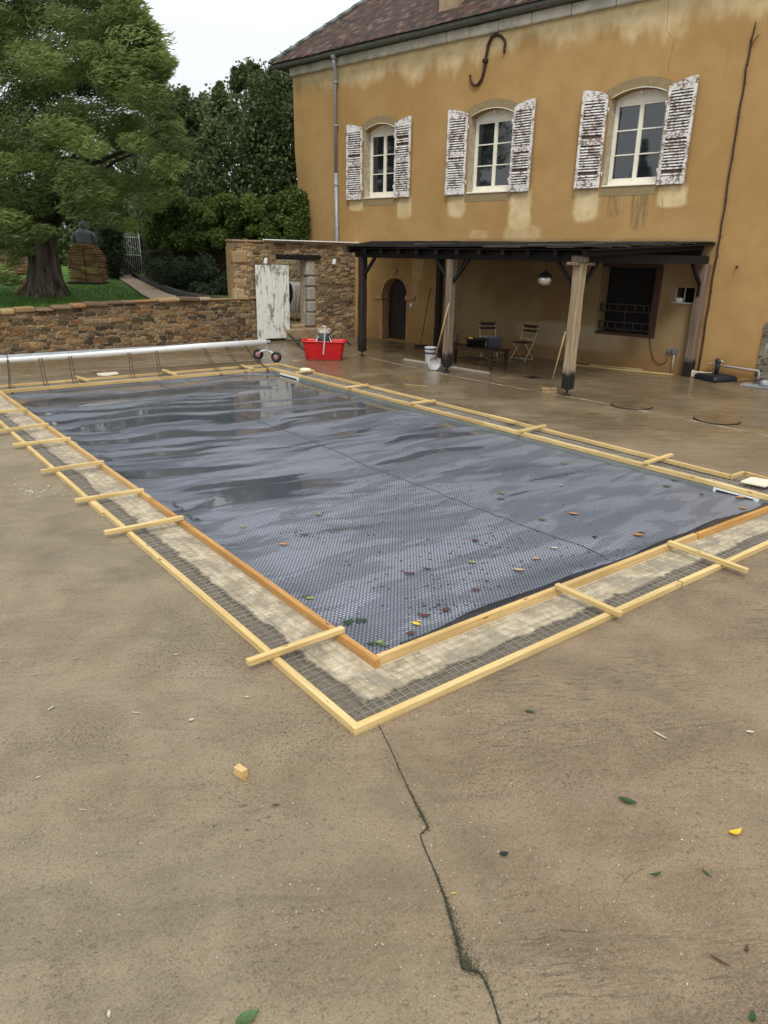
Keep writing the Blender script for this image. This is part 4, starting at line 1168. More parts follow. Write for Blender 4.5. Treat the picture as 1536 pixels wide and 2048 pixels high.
# reveals
for i, (a0, a1) in enumerate(wins):
    # lintel ring and sill band in grey render, 4 mm proud
    ar = segarch(a0, a1, WZ0, WZS, WZC, 16)[2:]
    cxm = (a0 + a1) / 2
    w_ = (a1 - a0) / 2; h = WZC - WZS; r = (w_ * w_ + h * h) / (2 * h); cz = WZC - r; th = math.asin(w_ / r)
    b = MB(); n = 16
    for k in range(n):
        t0_, t1_ = th - 2 * th * k / n, th - 2 * th * (k + 1) / n
        t0_ *= 1.0; t1_ *= 1.0
        q = []
        for t, rr in ((t0_, r), (t1_, r), (t1_ * 1.12, r + .19), (t0_ * 1.12, r + .19)):
            q.append(HL(cxm + rr * math.sin(t), .005, cz + rr * math.cos(t)))
        b.add(q, [(0, 1, 2, 3)])
    b.build('lintel', M_lintel, house)
    b = MB(); b.add([HL(a1 + .05, .005, 3.80), HL(a0 - .05, .005, 3.80), HL(a0 - .05, .005, 3.97), HL(a1 + .05, .005, 3.97)], [(0, 1, 2, 3)]); b.build('sill_band', M_lintel, house)
    # arch moulding and reveal lining
    b = MB(); pts = [HL(p[0], .012, p[1] - .012) for p in ar]; b.tube(pts, .009, 6); b.build('arch_moulding', M_frame, house)
    b = MB(); b.bbox(HL(a1 - .003, -.004, WZ0 + .03), HL(a1 - .012, -.25, WZS - .01)); b.build('reveal', M_reveal, house)
    b = MB(); b.bbox(HL(a0 + .003, -.004, WZ0 + .03), HL(a0 + .012, -.22, WZS - .01)); b.build('reveal', M_reveal, house)
    # window: fixed frame, two leaves of three panes
    y0, y1, z0, z1 = a0 + .02, a1 - .02, WZ0 + .05, 5.74
    hl = []; mid = (y0 + y1) / 2; fw_ = .085
    for lo, hi in ((y0 + fw_, mid - .05), (mid + .05, y1 - fw_)):
        zz = [z0 + .12, z0 + .12 + (z1 - z0 - .20) / 3, z0 + .12 + 2 * (z1 - z0 - .20) / 3, z1 - .08]
        for k in range(3): hl.append([(lo, zz[k] + .013), (hi, zz[k] + .013), (hi, zz[k + 1] - .013), (lo, zz[k + 1] - .013)])
    b = MB(); b.plate([(y0, z0), (y1, z0), (y1, z1), (y0, z1)], hl, lambda a, z, d: HL(a, -.24 - d, z), .05)
    b.bbox(HL(mid + .028, -.22, z0 + .02), HL(mid - .028, -.24, z1 - .02))
    b.bbox(HL(y1 - .01, -.20, z0), HL(y0 + .01, -.24, z0 + .045))
    b.bbox(HL(y1 - .035, -.225, z1 - .045), HL(y0 + .035, -.24, z1 - .02))
    b.plate(segarch(a0 + .004, a1 - .004, 5.745, 5.79, WZC - .008), [], lambda a, z, d: HL(a, -.255 - d, z), .04)
    wf = b.build('window', M_frame, house, bevel=.004)
    b = MB(); b.add([HL(y0 + .03, -.275, z0 + .05), HL(y1 - .03, -.275, z0 + .05), HL(y1 - .03, -.275, z1 - .03), HL(y0 + .03, -.275, z1 - .03)], [(3, 2, 1, 0)])
    b.build('pane', M_glass, wf)
    b = MB(); b.cbox(HL((a0 + a1) / 2, -.10, WZ0 + .012), (.26, a1 - a0 - .01, .035), .008); b.build('sill', M_frame, house)
    b = MB(); b.tube([HL(cxm, -.10, WZC - .02), HL(cxm, -.10, WZC - .09)], .012, 6); b.cbox(HL(cxm, -.10, WZC - .09), (.03, .07, .02), .004); b.build('shutter_stop', M_frame, house)
# louvred shutters
def shutter(ah, side, ang, seed):
    R_ = random.Random(seed)
    W2, H0, H1 = .60, 3.985, 5.88
    b = MB(); th = .034
    def P(x, d, z): # x away from the hinge, d out of the wall
        c, s = math.cos(ang), math.sin(ang)
        return HL(ah + side * (x * c - d * s), .035 + x * s + d * c, z)
    def bx_(x0, x1, z0, z1, d0=0, d1=th):
        v = [P(x, d, z) for x in (x0, x1) for d in (d0, d1) for z in (z0, z1)]
        b.add(v, [(0, 1, 3, 2), (4, 6, 7, 5), (0, 4, 5, 1), (2, 3, 7, 6), (0, 2, 6, 4), (1, 5, 7, 3)])
    topz = lambda x: H1 + .12 * math.sin(min(1, x / W2) * math.pi / 2)
    bx_(0, .062, H0, topz(0)); bx_(W2 - .062, W2, H0, topz(W2))
    zm = H0 + .42 * (H1 - H0) + .10
    bx_(.062, W2 - .062, H0 + .0, H0 + .16); bx_(.062, W2 - .062, zm, zm + .13)
    # curved top rail
    n = 6
    for k in range(n):
        xa = .062 + (W2 - .124) * k / n; xb = .062 + (W2 - .124) * (k + 1) / n
        v = [P(x, d, z) for x, zt in ((xa, topz(xa)), (xb, topz(xb))) for d in (0, th) for z in (H1 - .10, zt)]
        b.add(v, [(0, 1, 3, 2), (4, 6, 7, 5), (0, 4, 5, 1), (2, 3, 7, 6), (0, 2, 6, 4), (1, 5, 7, 3)])
    def slats(za, zb_):
        z = za + .012
        while z < zb_ - .03:
            if R_.random() > .03:
                sag = R_.uniform(-.006, .006)
                v = []
                for x in (.055, W2 - .055):
                    dz = sag if x > .3 else 0
                    for d, zz in ((.004, .038), (.008, .046), (.038, .014), (.034, .004)):
                        v.append(P(x, d, z + zz + dz))
                b.add(v, [(0, 1, 2, 3), (7, 6, 5, 4), (0, 4, 5, 1), (1, 5, 6, 2), (2, 6, 7, 3), (3, 7, 4, 0)])
            z += .058
    slats(H0 + .16, zm); slats(zm + .13, H1 - .10)
    o = b.build('shutter', M_shutter, house)
    b = MB(); bx_(.03, W2 - .03, H0 + .03, H1 - .02, -.004, .001); b.build('louvre_gap_shade', M_louvre, o)  # dark sheet added behind the slats to paint the shade in their gaps
    for z in (H0 + .28, H1 - .32): b = MB(); b.tube([P(-.03, .02, z - .05), P(-.03, .02, z + .05)], .011, 6); b.build('hinge', M_frame, o)
    return o
for k, (a0, a1) in enumerate(wins):
    shutter(a1 + .04, 1, .07 + .02 * k, 10 + k)
    shutter(a0 - .04, -1, .05, 20 + k)
# stone cornice in separate blocks, gutter, downpipe
b = MB(); a = 19.22; R_ = random.Random(3)
while a > -4:
    l = R_.uniform(.7, 1.15)
    b.cbox(HL(a - l / 2, .0, 7.655 + R_.uniform(-.006, .006)), (.22 + R_.uniform(-.01, .01), l - .012, .235), .02); a -= l
b.build('cornice', M_stone_pale, house)
b = MB(); prof = [(math.cos(t), math.sin(t)) for t in np.linspace(math.pi, 2 * math.pi, 9)]
vs = []
for a in (19.80, -4):
    for r_ in (.092, .086):
        for c, s in prof: vs.append(HL(a, .27 + r_ * c, 7.855 + r_ * s))
fs = []
for k in range(8):
    fs += [(k, k + 1, 18 + k + 1, 18 + k), (9 + k + 1, 9 + k, 27 + k, 27 + k + 1)]
fs += [tuple(range(9)), tuple(range(26, 17, -1))]
b.add(vs, fs, True)
b.tube([HL(19.80, .362, 7.86), HL(-4, .362, 7.86)], .013, 6)
for a in np.arange(19.3, -4, -.62): b.tube([HL(a, .27 + .096 * c, 7.855 + .096 * s) for c, s in prof], .007, 4)
b.build('gutter', M_gutter, house)
b = MB(); b.bbox(HL(19.75, .20, 7.78), HL(-4, -.3, 7.84)); b.build('eaves_board', M_gutter, house)
b = MB(); ga = fpx(667, 120, .27)[0]
b.lathe(HL(ga, .27, 7.66), [(.05, 0), (.075, .05), (.09, .12)], 12)
b.tube([HL(ga, .27, 7.70), HL(ga, .25, 7.55), HL((ga + 17.21) / 2, .10, 7.26), HL(17.21, .085, 7.16), HL(17.19, .08, 4.72)], .048, 12)
b.tube([HL(17.19, .08, 4.74), HL(17.16, .08, 2.6), HL(17.15, .08, 0)], .056, 12)
for z in (7.12, 6.0, 4.40, 3.2): b.lathe(HL(17.18, .08, z), [(.062, 0), (.066, .02), (.062, .04)], 12)
b.build('downpipe', M_zinc, house)
# clay tile roof with a hipped left end
PH = math.radians(40); cph, sph = math.cos(PH), math.sin(PH)
def RP(a, t, lift=0): return HL(a, .40 - t * cph - lift * sph * 1.0, 7.90 + t * sph + lift * cph)
b = MB(); R_ = random.Random(77); row = 0; t = -.03
tilec = [(.070, .036, .027), (.052, .028, .022), (.090, .048, .034), (.036, .022, .018), (.125, .085, .064), (.050, .037, .030), (.075, .037, .028)]
RIDGE = 6.6
while t < RIDGE:
    amax = 19.72 - max(0, t) * cph
    a = 5.0 + (row % 2) * .083
    sag = .02 * math.sin(row * .7)
    while a < amax:
        w_ = .160; a1_ = min(a + w_, amax)
        l = .26; dz = R_.uniform(0, .010) + (R_.random() < .04) * .02; dt = R_.uniform(-.012, .012); sk_ = R_.uniform(-.006, .006)
        wv = .018 * math.sin(a * 1.3 + row * .2) + .012 * math.sin(a * 3.1)
        v = [RP(a, t + dt + sk_, .044 + dz + wv), RP(a1_, t + dt - sk_, .044 + dz + wv), RP(a1_, t + l, .004 + wv), RP(a, t + l, .004 + wv), RP(a, t + dt + sk_, .002 + dz + wv), RP(a1_, t + dt - sk_, .002 + dz + wv)]
        cbase = R_.choice(tilec); kf = R_.uniform(.55, 1.05); b.col = (cbase[0] * kf * 1.08, cbase[1] * kf * 1.02, cbase[2] * kf * .92)
        b.add(v, [(0, 1, 2, 3), (4, 5, 1, 0), (4, 0, 3), (5, 2, 1)])
        a += .166
    t += .150; row += 1
b.col = (.08, .04, .032)
b.add([RP(5.1, -.03, -.01), RP(-4, -.03, -.01), RP(-4, RIDGE, -.01), RP(5.1, RIDGE, -.01)], [(0, 1, 2, 3)])
b.add([RP(19.72, 0, -.03), RP(5, 0, -.03), RP(5, RIDGE, -.03), RP(19.72 - RIDGE * cph, RIDGE, -.03)], [(0, 1, 2, 3)])
# the hip end and the back slope
hp_ = HL(19.72, .40, 7.9); hb = HL(19.72, -10.0, 7.9); rg = RP(19.72 - RIDGE * cph, RIDGE, 0)
b.add([hp_, hb, rg], [(0, 1, 2)]); b.add([hb, rg, RP(-4, RIDGE, 0), HL(-4, -10, 7.9)], [(0, 1, 2, 3)])
b.col = None
roof = b.build('roof', M_tile, house)
b = MB(); n = 17
for k in range(n):
    t0_ = RIDGE * k / n; t1_ = RIDGE * (k + 1.08) / n
    b.tube([RP(19.74 - t0_ * cph, t0_, .035), RP(19.74 - t1_ * cph, t1_, .015)], [.085, .07], 8)
    b.lathe(RP(19.74 - t0_ * cph, t0_, .035), [(.0, -.06), (.092, -.02), (.092, .03), (0, .07)], 8)
b.build('hip_tile', M_gutter, roof)
b = MB(); b.cbox(HL(13.27, -.42, 9.1), (.70, .62, 2.4), .02); b.build('chimney', M_step, roof)
b = MB(); 
for p, q in ((HL(12.90, -.5, 8.30), HL(12.90, -1.2, 8.9)),): b.bar(p, q, .1, .02)
b.build('flashing', M_zinc, roof)
# S-shaped iron tie anchor, cut to the photograph's outline
b = MB(); pts = [fpx(x, y) for x, y in ((1010, 99), (1013, 90), (1011, 81), (1004, 73), (994, 70), (985, 76), (979, 90), (976, 106), (973, 122), (971, 140), (966, 158), (958, 170), (950, 172), (944, 163), (942, 153), (946, 149))]
sp_ = []
for k in range(len(pts) - 1):
    for t in (0, .5): sp_.append(HL(pts[k][0] + (pts[k + 1][0] - pts[k][0]) * t, .05, pts[k][1] + (pts[k + 1][1] - pts[k][1]) * t))
b.tube(sp_, [.022 + .014 * math.sin(math.pi * k / (len(sp_) - 1)) for k in range(len(sp_))], 8)
m_ = fpx(973, 122); b.cbox(HL(m_[0], .05, m_[1]), (.10, .13, .09), .015); b.tube([HL(m_[0], 0, m_[1]), HL(m_[0], .11, m_[1])], .025, 8)
e_ = fpx(1011, 101); b.lathe(HL(e_[0], .05, e_[1] - .02), [(0, -.05), (.035, -.02), (.03, .03), (0, .05)], 8)
b.build('wall_anchor', M_iron, house)
# arched cellar door
b = MB()
for sgn, a_ in ((1, 15.30), (-1, 14.28)):
    z = .02; R_ = random.Random(5 + sgn)
    while z < 1.12:
        h = min(R_.uniform(.2, .34), 1.18 - z + .02); b.cbox(HL(a_ + sgn * (.0), -.13, z + h / 2), (.30, .05 + .05 * (sgn > 0), h - .008), .006); z += h
    b.cbox(HL(a_ + sgn * .13, -.08, 1.27), (.30, .36, .15), .012)
n = 11
for k in range(n):
    t0_, t1_ = math.pi * (k + .03) / n, math.pi * (k + .97) / n
    q = []
    for d in (.012, -.30):
        for t, r_ in ((t0_, .49), (t1_, .49), (t1_, .575), (t0_, .575)): q.append(HL(14.79 + r_ * math.cos(t), d, 1.345 + r_ * math.sin(t)))
    b.add(q, [(0, 1, 2, 3), (7, 6, 5, 4), (0, 4, 5, 1), (2, 6, 7, 3), (1, 5, 6, 2), (3, 7, 4, 0)])
b.cbox(HL(14.79, .03, 2.02), (.08, .22, .10), .02); b.cbox(HL(14.79, .02, 1.93), (.06, .13, .09), .02)
b.build('door_surround', M_stone_ochre, house)
b = MB()
for i in range(6):
    a_ = 14.29 + i * .168; b.bbox(HL(a_ + .163, -.36, .02), HL(a_, -.40, 1.86))
b.bbox(HL(15.29, -.335, 1.22), HL(14.29, -.36, 1.30)); b.bbox(HL(15.29, -.335, .5), HL(14.29, -.36, .6))
b.build('door', M_greendoor, house)
# barred cellar window under the porch with a crate grid behind
a0, a1, z0, z1 = LWIN
b = MB(); b.bbox(HL(a1, .01, z0 - .06), HL(a0, -.30, z0 - .0)); b.bbox(HL(a0 + .12, .02, z0 - .05), HL(a0 - .03, -.30, z1)); b.bbox(HL(a1, .01, z1 - .06), HL(a0, -.25, z1 + .03))
wb = b.build('cellar_window', wood('rust_brown_frame', (.055, .020, .012), (.085, .034, .02), .5, knots=False), house)
b = MB()
def cells(zlo, zhi, n_):
    b.bbox(HL(a1, -.12, zlo), HL(a0 + .12, -.16, zlo + .025)); b.bbox(HL(a1, -.12, zhi), HL(a0 + .12, -.16, zhi + .025))
    for k in range(n_ + 1):
        a_ = a0 + .13 + (a1 - a0 - .14) * k / n_; b.bbox(HL(a_ + .012, -.12, zlo), HL(a_ - .012, -.16, zhi + .025))
cells(.86, 1.02, 6); cells(1.27, 1.43, 6)
b.bbox(HL(7.62, -.12, 1.03), HL(7.60, -.16, 1.27))
b.build('grid', plain('dark_grid', (.035, .026, .02), .6), wb)
# small opening by the wall post
a0, a1, z0, z1 = SWIN
b = MB(); b.bbox(HL(a1 + .05, .02, z0 - .03), HL(a0, -.1, z0)); b.bbox(HL(a1 - .20, -.03, z0), HL(a1 - .22, -.06, z1)); b.bbox(HL(a1 - .0, -.03, z0), HL(a1 - .03, -.06, z1))
b.build('small_window', M_pvc, house)
b = MB(); b.bbox(HL(a1 - .04, -.04, z0), HL(a1 - .17, -.07, z0 + .09)); b.build('notice', M_white, house)
p_ = fpx(823, 610); b = MB(); b.cbox(HL(p_[0], .02, p_[1]), (.05, .09, .12), .01); b.build('light_switch', M_white, house)
p_ = fpx(1475, 533); b = MB(); b.tube([HL(p_[0], 0, p_[1]), HL(p_[0], .06, p_[1]), HL(p_[0], .06, p_[1] - .04)], .02, 6); b.build('hook', M_iron, house)
p_ = fpx(1348, 705)
b = MB(); b.cbox(HL(p_[0] - .02, .03, p_[1] + .03), (.07, .11, .11), .01); b.cbox(HL(p_[0] + .10, .03, p_[1] + .03), (.06, .1, .09), .01); b.build('socket_box', M_greypl, house)
b = MB(); b.tube([HL(p_[0] - .02, .03, p_[1]), HL(p_[0] - .02, .03, .02)], .02, 8); b.build('conduit', M_pvc, house)
b = MB(); cpts = [fpx(x, y, .02) for x, y in ((1297, 610), (1298, 650), (1300, 690), (1306, 718), (1318, 729), (1330, 726), (1338, 712))]
sp_ = []
for k in range(len(cpts) - 1):
    for t in (0, .33, .66): sp_.append(HL(cpts[k][0] + (cpts[k + 1][0] - cpts[k][0]) * t, .02, cpts[k][1] + (cpts[k + 1][1] - cpts[k][1]) * t))
b.tube(sp_, .008, 5); b.build('cable', M_iron, house)
# cracks in the render
def wcrack(pts, w_):
    P = [fpx(x, y) for x, y in pts]; Q = []
    for i in range(len(P) - 1):
        for k in range(6): t = k / 6; Q.append((P[i][0] + (P[i + 1][0] - P[i][0]) * t + random.uniform(-.012, .012), P[i][1] + (P[i + 1][1] - P[i][1]) * t))
    b = MB()
    for q in Q: b.v += [tuple(HL(q[0] - w_, .003, q[1])), tuple(HL(q[0] + w_, .003, q[1]))]
    b.c = [None] * len(b.v)
    for i in range(len(Q) - 1): b.f.append((2 * i, 2 * i + 1, 2 * i + 3, 2 * i + 2)); b.sm.append(False)
    b.build('render_crack', M_crack2, house)
M_crack2 = plain('render_crack_tone', (.20, .12, .05), .95)
wcrack(((1337, 0), (1336, 30), (1333, 60), (1348, 80), (1345, 100), (1338, 130), (1336, 150)), .0035)
wcrack(((601, 158), (601, 168), (596, 178), (590, 183)), .005)
wcrack(((720, 400), (720, 440), (718, 475)), .004)
wcrack(((1325, 395), (1325, 420), (1322, 430)), .004)
# grey-green stone base exposed at the right of the front
def rtop(s): return 1.25 + .55 * s if s < 1 else 1.8
p0 = HW(4.48, .05, 0); p1 = HW(-1, .05, 0)
b = rubble('x', p0, (p1 - p0), 5.4, rtop, res=.06, course=.13, wid=.2, seed=31, thick=.06, depth=.04, pal=[(.17, .15, .11), (.22, .20, .15), (.14, .12, .09), (.30, .28, .23)], mort=(.17, .14, .10))
o = b.build('stone_base', M_rubble, house); unparent_shift(o, house)

# dead climbing stem up the wall
b = MB(); vp_ = [fpx(x, y) for x, y in ((1512, 45), (1507, 70), (1503, 92), (1496, 130), (1494, 140), (1486, 190), (1479, 235), (1470, 290), (1461, 345), (1453, 400), (1446, 445), (1437, 500), (1433, 525), (1427, 555), (1418, 612), (1408, 678), (1398, 738))]
n = len(vp_); Q = []
for k in range(n - 1):
    for t in (0, .5):
        Q.append(HW(vp_[k][0] + (vp_[k + 1][0] - vp_[k][0]) * t + random.uniform(-.012, .012), .045, vp_[k][1] + (vp_[k + 1][1] - vp_[k][1]) * t))
Q.append(HW(vp_[-1][0], .045, 0.0))
b.tube(Q, [.012 + .006 * min(1, k / 5) for k in range(len(Q))], 6)
for k in range(3, len(Q) - 1, 3): b.lathe(Q[k], [(0, -.03), (.026, -.01), (.025, .015), (0, .03)], 6)
q = Q[4]; b.tube([q, HW(vp_[2][0] - .08, .06, vp_[2][1] + .10), HW(vp_[2][0] - .13, .06, vp_[2][1] + .16)], .009, 5)
b.build('climbing_stem', M_iron, None, loc=tuple(Q[-1]), label='dead dark knotted stem climbing the ochre wall right of the porch', cat='climbing stem')

# ------------------------------------------------------------------ porch (pergola with a blackened plank roof)
porch = empty('porch', (11.05, 12, 0), label='dark timber porch on weathered posts under the upper windows of the house', cat='porch')
EU = 10.74
LF = Vector((EU, 15.50, 2.60)); LW = HW(15.72, 0, 2.80); RF = Vector((EU + .02, 8.20, 2.60)); RW = Vector((14.95, 8.30, 2.80))
aw = fpx(1432, 484); RW = HW(aw[0], .0, 2.80)
b = MB()
def roofpt(s, t, dz=0):   # s along the eave (0 left..1 right), t up the slope
    p = LF.lerp(RF, s); q = LW.lerp(RW, s); r = p.lerp(q, t); r.z += dz; return r
R_ = random.Random(21); rows = 15
for r_ in range(rows):
    t0_ = r_ / rows - .01; t1_ = (r_ + 1.25) / rows; s = -.002
    while s < 1:
        l = R_.uniform(.06, .22); s1 = min(1.0, s + l); dz = R_.uniform(.0, .016); dt = R_.uniform(-.015, .010); tw = R_.uniform(-.008, .012)
        k = R_.uniform(.5, 1.6); b.col = (.030 * k, .024 * k, .021 * k) if R_.random() < .8 else (.12 * k, .085 * k, .065 * k)
        v = [roofpt(s + .001, t0_ + dt, .03 + dz), roofpt(s1 - .001, t0_ + dt, .03 + dz + tw), roofpt(s1 - .001, t1_, .012 + tw), roofpt(s + .001, t1_, .012)]
        v += [p - Vector((0, 0, .022)) for p in v]
        b.add(v, [(0, 1, 2, 3), (7, 6, 5, 4), (4, 5, 1, 0), (5, 6, 2, 1), (7, 4, 0, 3)])
        s = s1
b.col = None
wbuild(b, 'roof', M_roofplank, porch)
b = MB(); v = [roofpt(0, .01, -.015), roofpt(1, .01, -.015), roofpt(1, 1, -.015), roofpt(0, 1, -.015)]; v += [p - Vector((0, 0, .02)) for p in v]
b.add(v, [(3, 2, 1, 0), (4, 5, 6, 7), (0, 1, 5, 4), (1, 2, 6, 5), (3, 0, 4, 7)]); wbuild(b, 'soffit', M_darkwood, porch)
b = MB(); b.cbox((11.05, 11.92, 2.455), (.15, 7.0, .17), .01); wbuild(b, 'front_beam', M_darkwood, porch)
pw = HW(5.86, .12, 0)
b = MB(); b.bar((11.13, 8.60, 2.452), (pw.x, pw.y, 2.46), .14, .16); wbuild(b, 'side_beam', M_darkwood, porch)
q0, q1 = HW(14.3, .05, 2.6), HW(6.0, .05, 2.6)
b = MB(); b.bar(q0, q1, .08, .12); wbuild(b, 'wall_plate', M_darkwood, porch)
for k in range(12):
    s = .02 + .96 * k / 11; p = roofpt(s, .01, -.085); q = roofpt(s, .97, -.085)
    b = MB(); b.bar(p, q, .075, .10); wbuild(b, 'rafter', M_darkwood, porch)
def post(base, w_, mat, label=None, top=2.37, foot=.13, wy=None, pin=True, lean=0):
    b = MB(); wy = wy or w_
    n = 8
    for k in range(n + 1):
        z = (top - foot) * k / n; kk = 1 + .05 * math.sin(k * 1.9)
        for sx, sy in ((-.5, -.42), (-.42, -.5), (.42, -.5), (.5, -.42), (.5, .42), (.42, .5), (-.42, .5), (-.5, .42)): b.v.append((sx * w_ * kk + lean * z, sy * wy * kk, z)); b.c.append(None)
    for k in range(n):
        for j in range(8): l = (j + 1) % 8; b.f.append((k * 8 + j, k * 8 + l, k * 8 + 8 + l, k * 8 + 8 + j)); b.sm.append(False)
    b.f += [tuple(range(7, -1, -1)), tuple(n * 8 + j for j in range(8))]; b.sm += [False] * 2
    o = b.build('post', mat, None, label=label); o.location = (base[0], base[1], foot); o.parent = porch; unparent_shift(o, porch)
    if pin:
        b = MB(); b.lathe((0, 0, -foot), [(.07, 0), (.07, .012), (.018, .02), (.018, foot - .03), (.06, foot - .015), (.06, foot)], 12)
        c = b.build('post_foot', M_blacksteel, o)
    return o
P1 = (11.05, 15.02); P2 = (11.05, 12.06); P3 = (11.05, 8.62)
pp1 = at(724, 712); P1 = (pp1.x, pp1.y); pp2 = at(893, 745); P2 = (pp2.x, pp2.y); pp3 = at(1133, 791); P3 = (pp3.x, pp3.y)
post(P1, .17, M_post_dark, 'black stained post at the shed end of the porch')
post(P2, .165, M_post, 'grey weathered post in the middle of the porch front', top=2.37)
post(P3, .175, M_post_pale, 'pale weathered corner post standing on a steel foot')
post((pw.x, pw.y), .19, M_post_brown, 'brown wall post at the right end of the porch', foot=.01, pin=False)
pb2 = fpx(880, 640); pq = HW(pb2[0], .10, 0)
post((pq.x, pq.y), .15, M_post_dark, 'dark post against the wall behind the middle post', foot=.01, pin=False)
def brace(p, q, w_=.06): b = MB(); b.bar(p, q, w_, w_); wbuild(b, 'brace', M_darkwood, porch)
brace((P1[0], P1[1] - .06, 1.95), (P1[0], P1[1] - .50, 2.38)); 
brace((P2[0], P2[1] + .06, 1.95), (P2[0], P2[1] + .50, 2.38)); brace((P2[0], P2[1] - .06, 1.92), (P2[0], P2[1] - .52, 2.38)); brace((P2[0] + .08, P2[1], 1.95), (P2[0] + .5, P2[1] + .0, 2.42))
brace((P3[0], P3[1] + .06, 1.90), (P3[0], P3[1] + .52, 2.38)); brace((P3[0] + .08, P3[1], 1.92), (P3[0] + .5, P3[1], 2.38))
brace((pw.x - .08, pw.y, 1.95), (pw.x - .5, pw.y, 2.38)); brace((pw.x - .09, pw.y, 1.72), (pw.x - .09, pw.y, 1.98))
b = MB(); b.cbox((P3[0] + .02, P3[1], 2.345), (.62, .16, .055), .008); b.cbox((P3[0] - .02, P3[1], 2.42), (.14, .3, .12), .02); wbuild(b, 'saddle', M_post, porch)
# strip of weathered plank nailed beside the wall post


# ------------------------------------------------------------------ things on the terrace
RD = Vector((math.cos(YAW), -math.sin(YAW), 0))      # to the right, seen from where the photographer stood
def rrect(w_, d_, r, n=4):
    pts = []
    for cx, cy, a0 in ((w_ / 2 - r, d_ / 2 - r, 0), (-w_ / 2 + r, d_ / 2 - r, 90), (-w_ / 2 + r, -d_ / 2 + r, 180), (w_ / 2 - r, -d_ / 2 + r, 270)):
        for k in range(n + 1):
            t = math.radians(a0 + 90 * k / n); pts.append((cx + r * math.cos(t), cy + r * math.sin(t)))
    return pts
def loft(rings, close=(True, False)):
    b = MB(); n = len(rings[0])
    for r in rings: b.v += [tuple(p) for p in r]
    b.c = [None] * len(b.v)
    for i in range(len(rings) - 1):
        for j in range(n): l = (j + 1) % n; b.f.append((i * n + j, i * n + l, (i + 1) * n + l, (i + 1) * n + j)); b.sm.append(True)
    if close[0]: b.f.append(tuple(range(n - 1, -1, -1))); b.sm.append(False)
    if close[1]: b.f.append(tuple((len(rings) - 1) * n + j for j in range(n))); b.sm.append(False)
    return b
# red mortar tub
f = at(647, 722); tub_c = Vector((f.x, f.y, 0)) + Vector((FH.x, FH.y, 0)) * .26
tub = empty('mortar_tub', tub_c, -YAW + math.radians(0), label='bright red plastic mortar tub with a mixer standing in it', cat='tub')
R4 = lambda w_, d_, r, z: [(x, y, z) for x, y in rrect(w_, d_, r)]
b = loft([R4(.84, .42, .07, 0), R4(.86, .44, .07, .012), R4(.98, .54, .08, .40), R4(1.00, .56, .08, .43), R4(1.08, .62, .09, .44), R4(1.08, .62, .09, .465), R4(1.00, .54, .08, .465), R4(.97, .52, .08, .43), R4(.84, .42, .07, .03)], (True, True))
b.build('shell', M_red, tub)
b = loft([R4(.93, .49, .08, .30), R4(.931, .491, .08, .31)], (False, True)); b.build('mortar', M_cement, tub)
for sx in (-1, 1):
    b = MB(); b.tube([(sx * .55, -.12, .44), (sx * .62, -.10, .38), (sx * .64, 0, .34), (sx * .62, .10, .38), (sx * .55, .12, .44)], .012, 6); b.build('handle', M_iron, tub)
# stir machine and stick in the tub
mxr = empty('mortar_mixer', tub_c + Vector((0, 0, .31)), -YAW, label='cement-crusted dark green stirring machine sitting in the red tub', cat='mixer')
b = MB(); b.lathe((.0, .02, .03), [(.15, 0), (.17, .05), (.17, .20), (.15, .26), (.08, .30)], 16); b.build('motor', M_mixer, mxr)
b = MB(); b.lathe((.0, .02, .30), [(.13, 0), (.155, .02), (.15, .07), (.09, .11), (.0, .12)], 14)
for k in range(22):
    a = random.uniform(0, 6.28); r = random.uniform(.05, .15); b.lathe((r * math.cos(a), .02 + r * math.sin(a), .35 + random.uniform(0, .07)), [(0, -.03), (.025, 0), (0, .03)], 6)
b.build('cement_crust', M_cement, mxr)
b = MB()
for sx in (-1, 1):
    b.tube([(sx * .08, -.02, .33), (sx * .17, -.14, .16), (sx * .22, -.20, .08)], .012, 6); b.tube([(sx * .12, .05, .32), (sx * .24, .05, .12)], .010, 6)
b.tube([(-.05, 0, .38), (-.07, 0, .46), (-.02, 0, .49), (.05, 0, .47), (.06, 0, .40)], .012, 6)
b.build('handle_bars', M_alu, mxr)
tp = [onv(650, 655, tub_c.y - .2), onv(647, 705, tub_c.y - .2)]
cr = Vector((FH.x, FH.y, 0)); base = tub_c - cr * .33
def tubpt(dx, dz, dy=0): return base + RD * dx + cr * dy + Vector((0, 0, dz))
b = MB(); b.bar(tubpt(.06, .80, .06), tubpt(.01, .16, -.03), .03, .022); b.build('stirring_stick', M_alu, None, label='pale flat stick hanging over the front rim of the red tub', cat='stick')

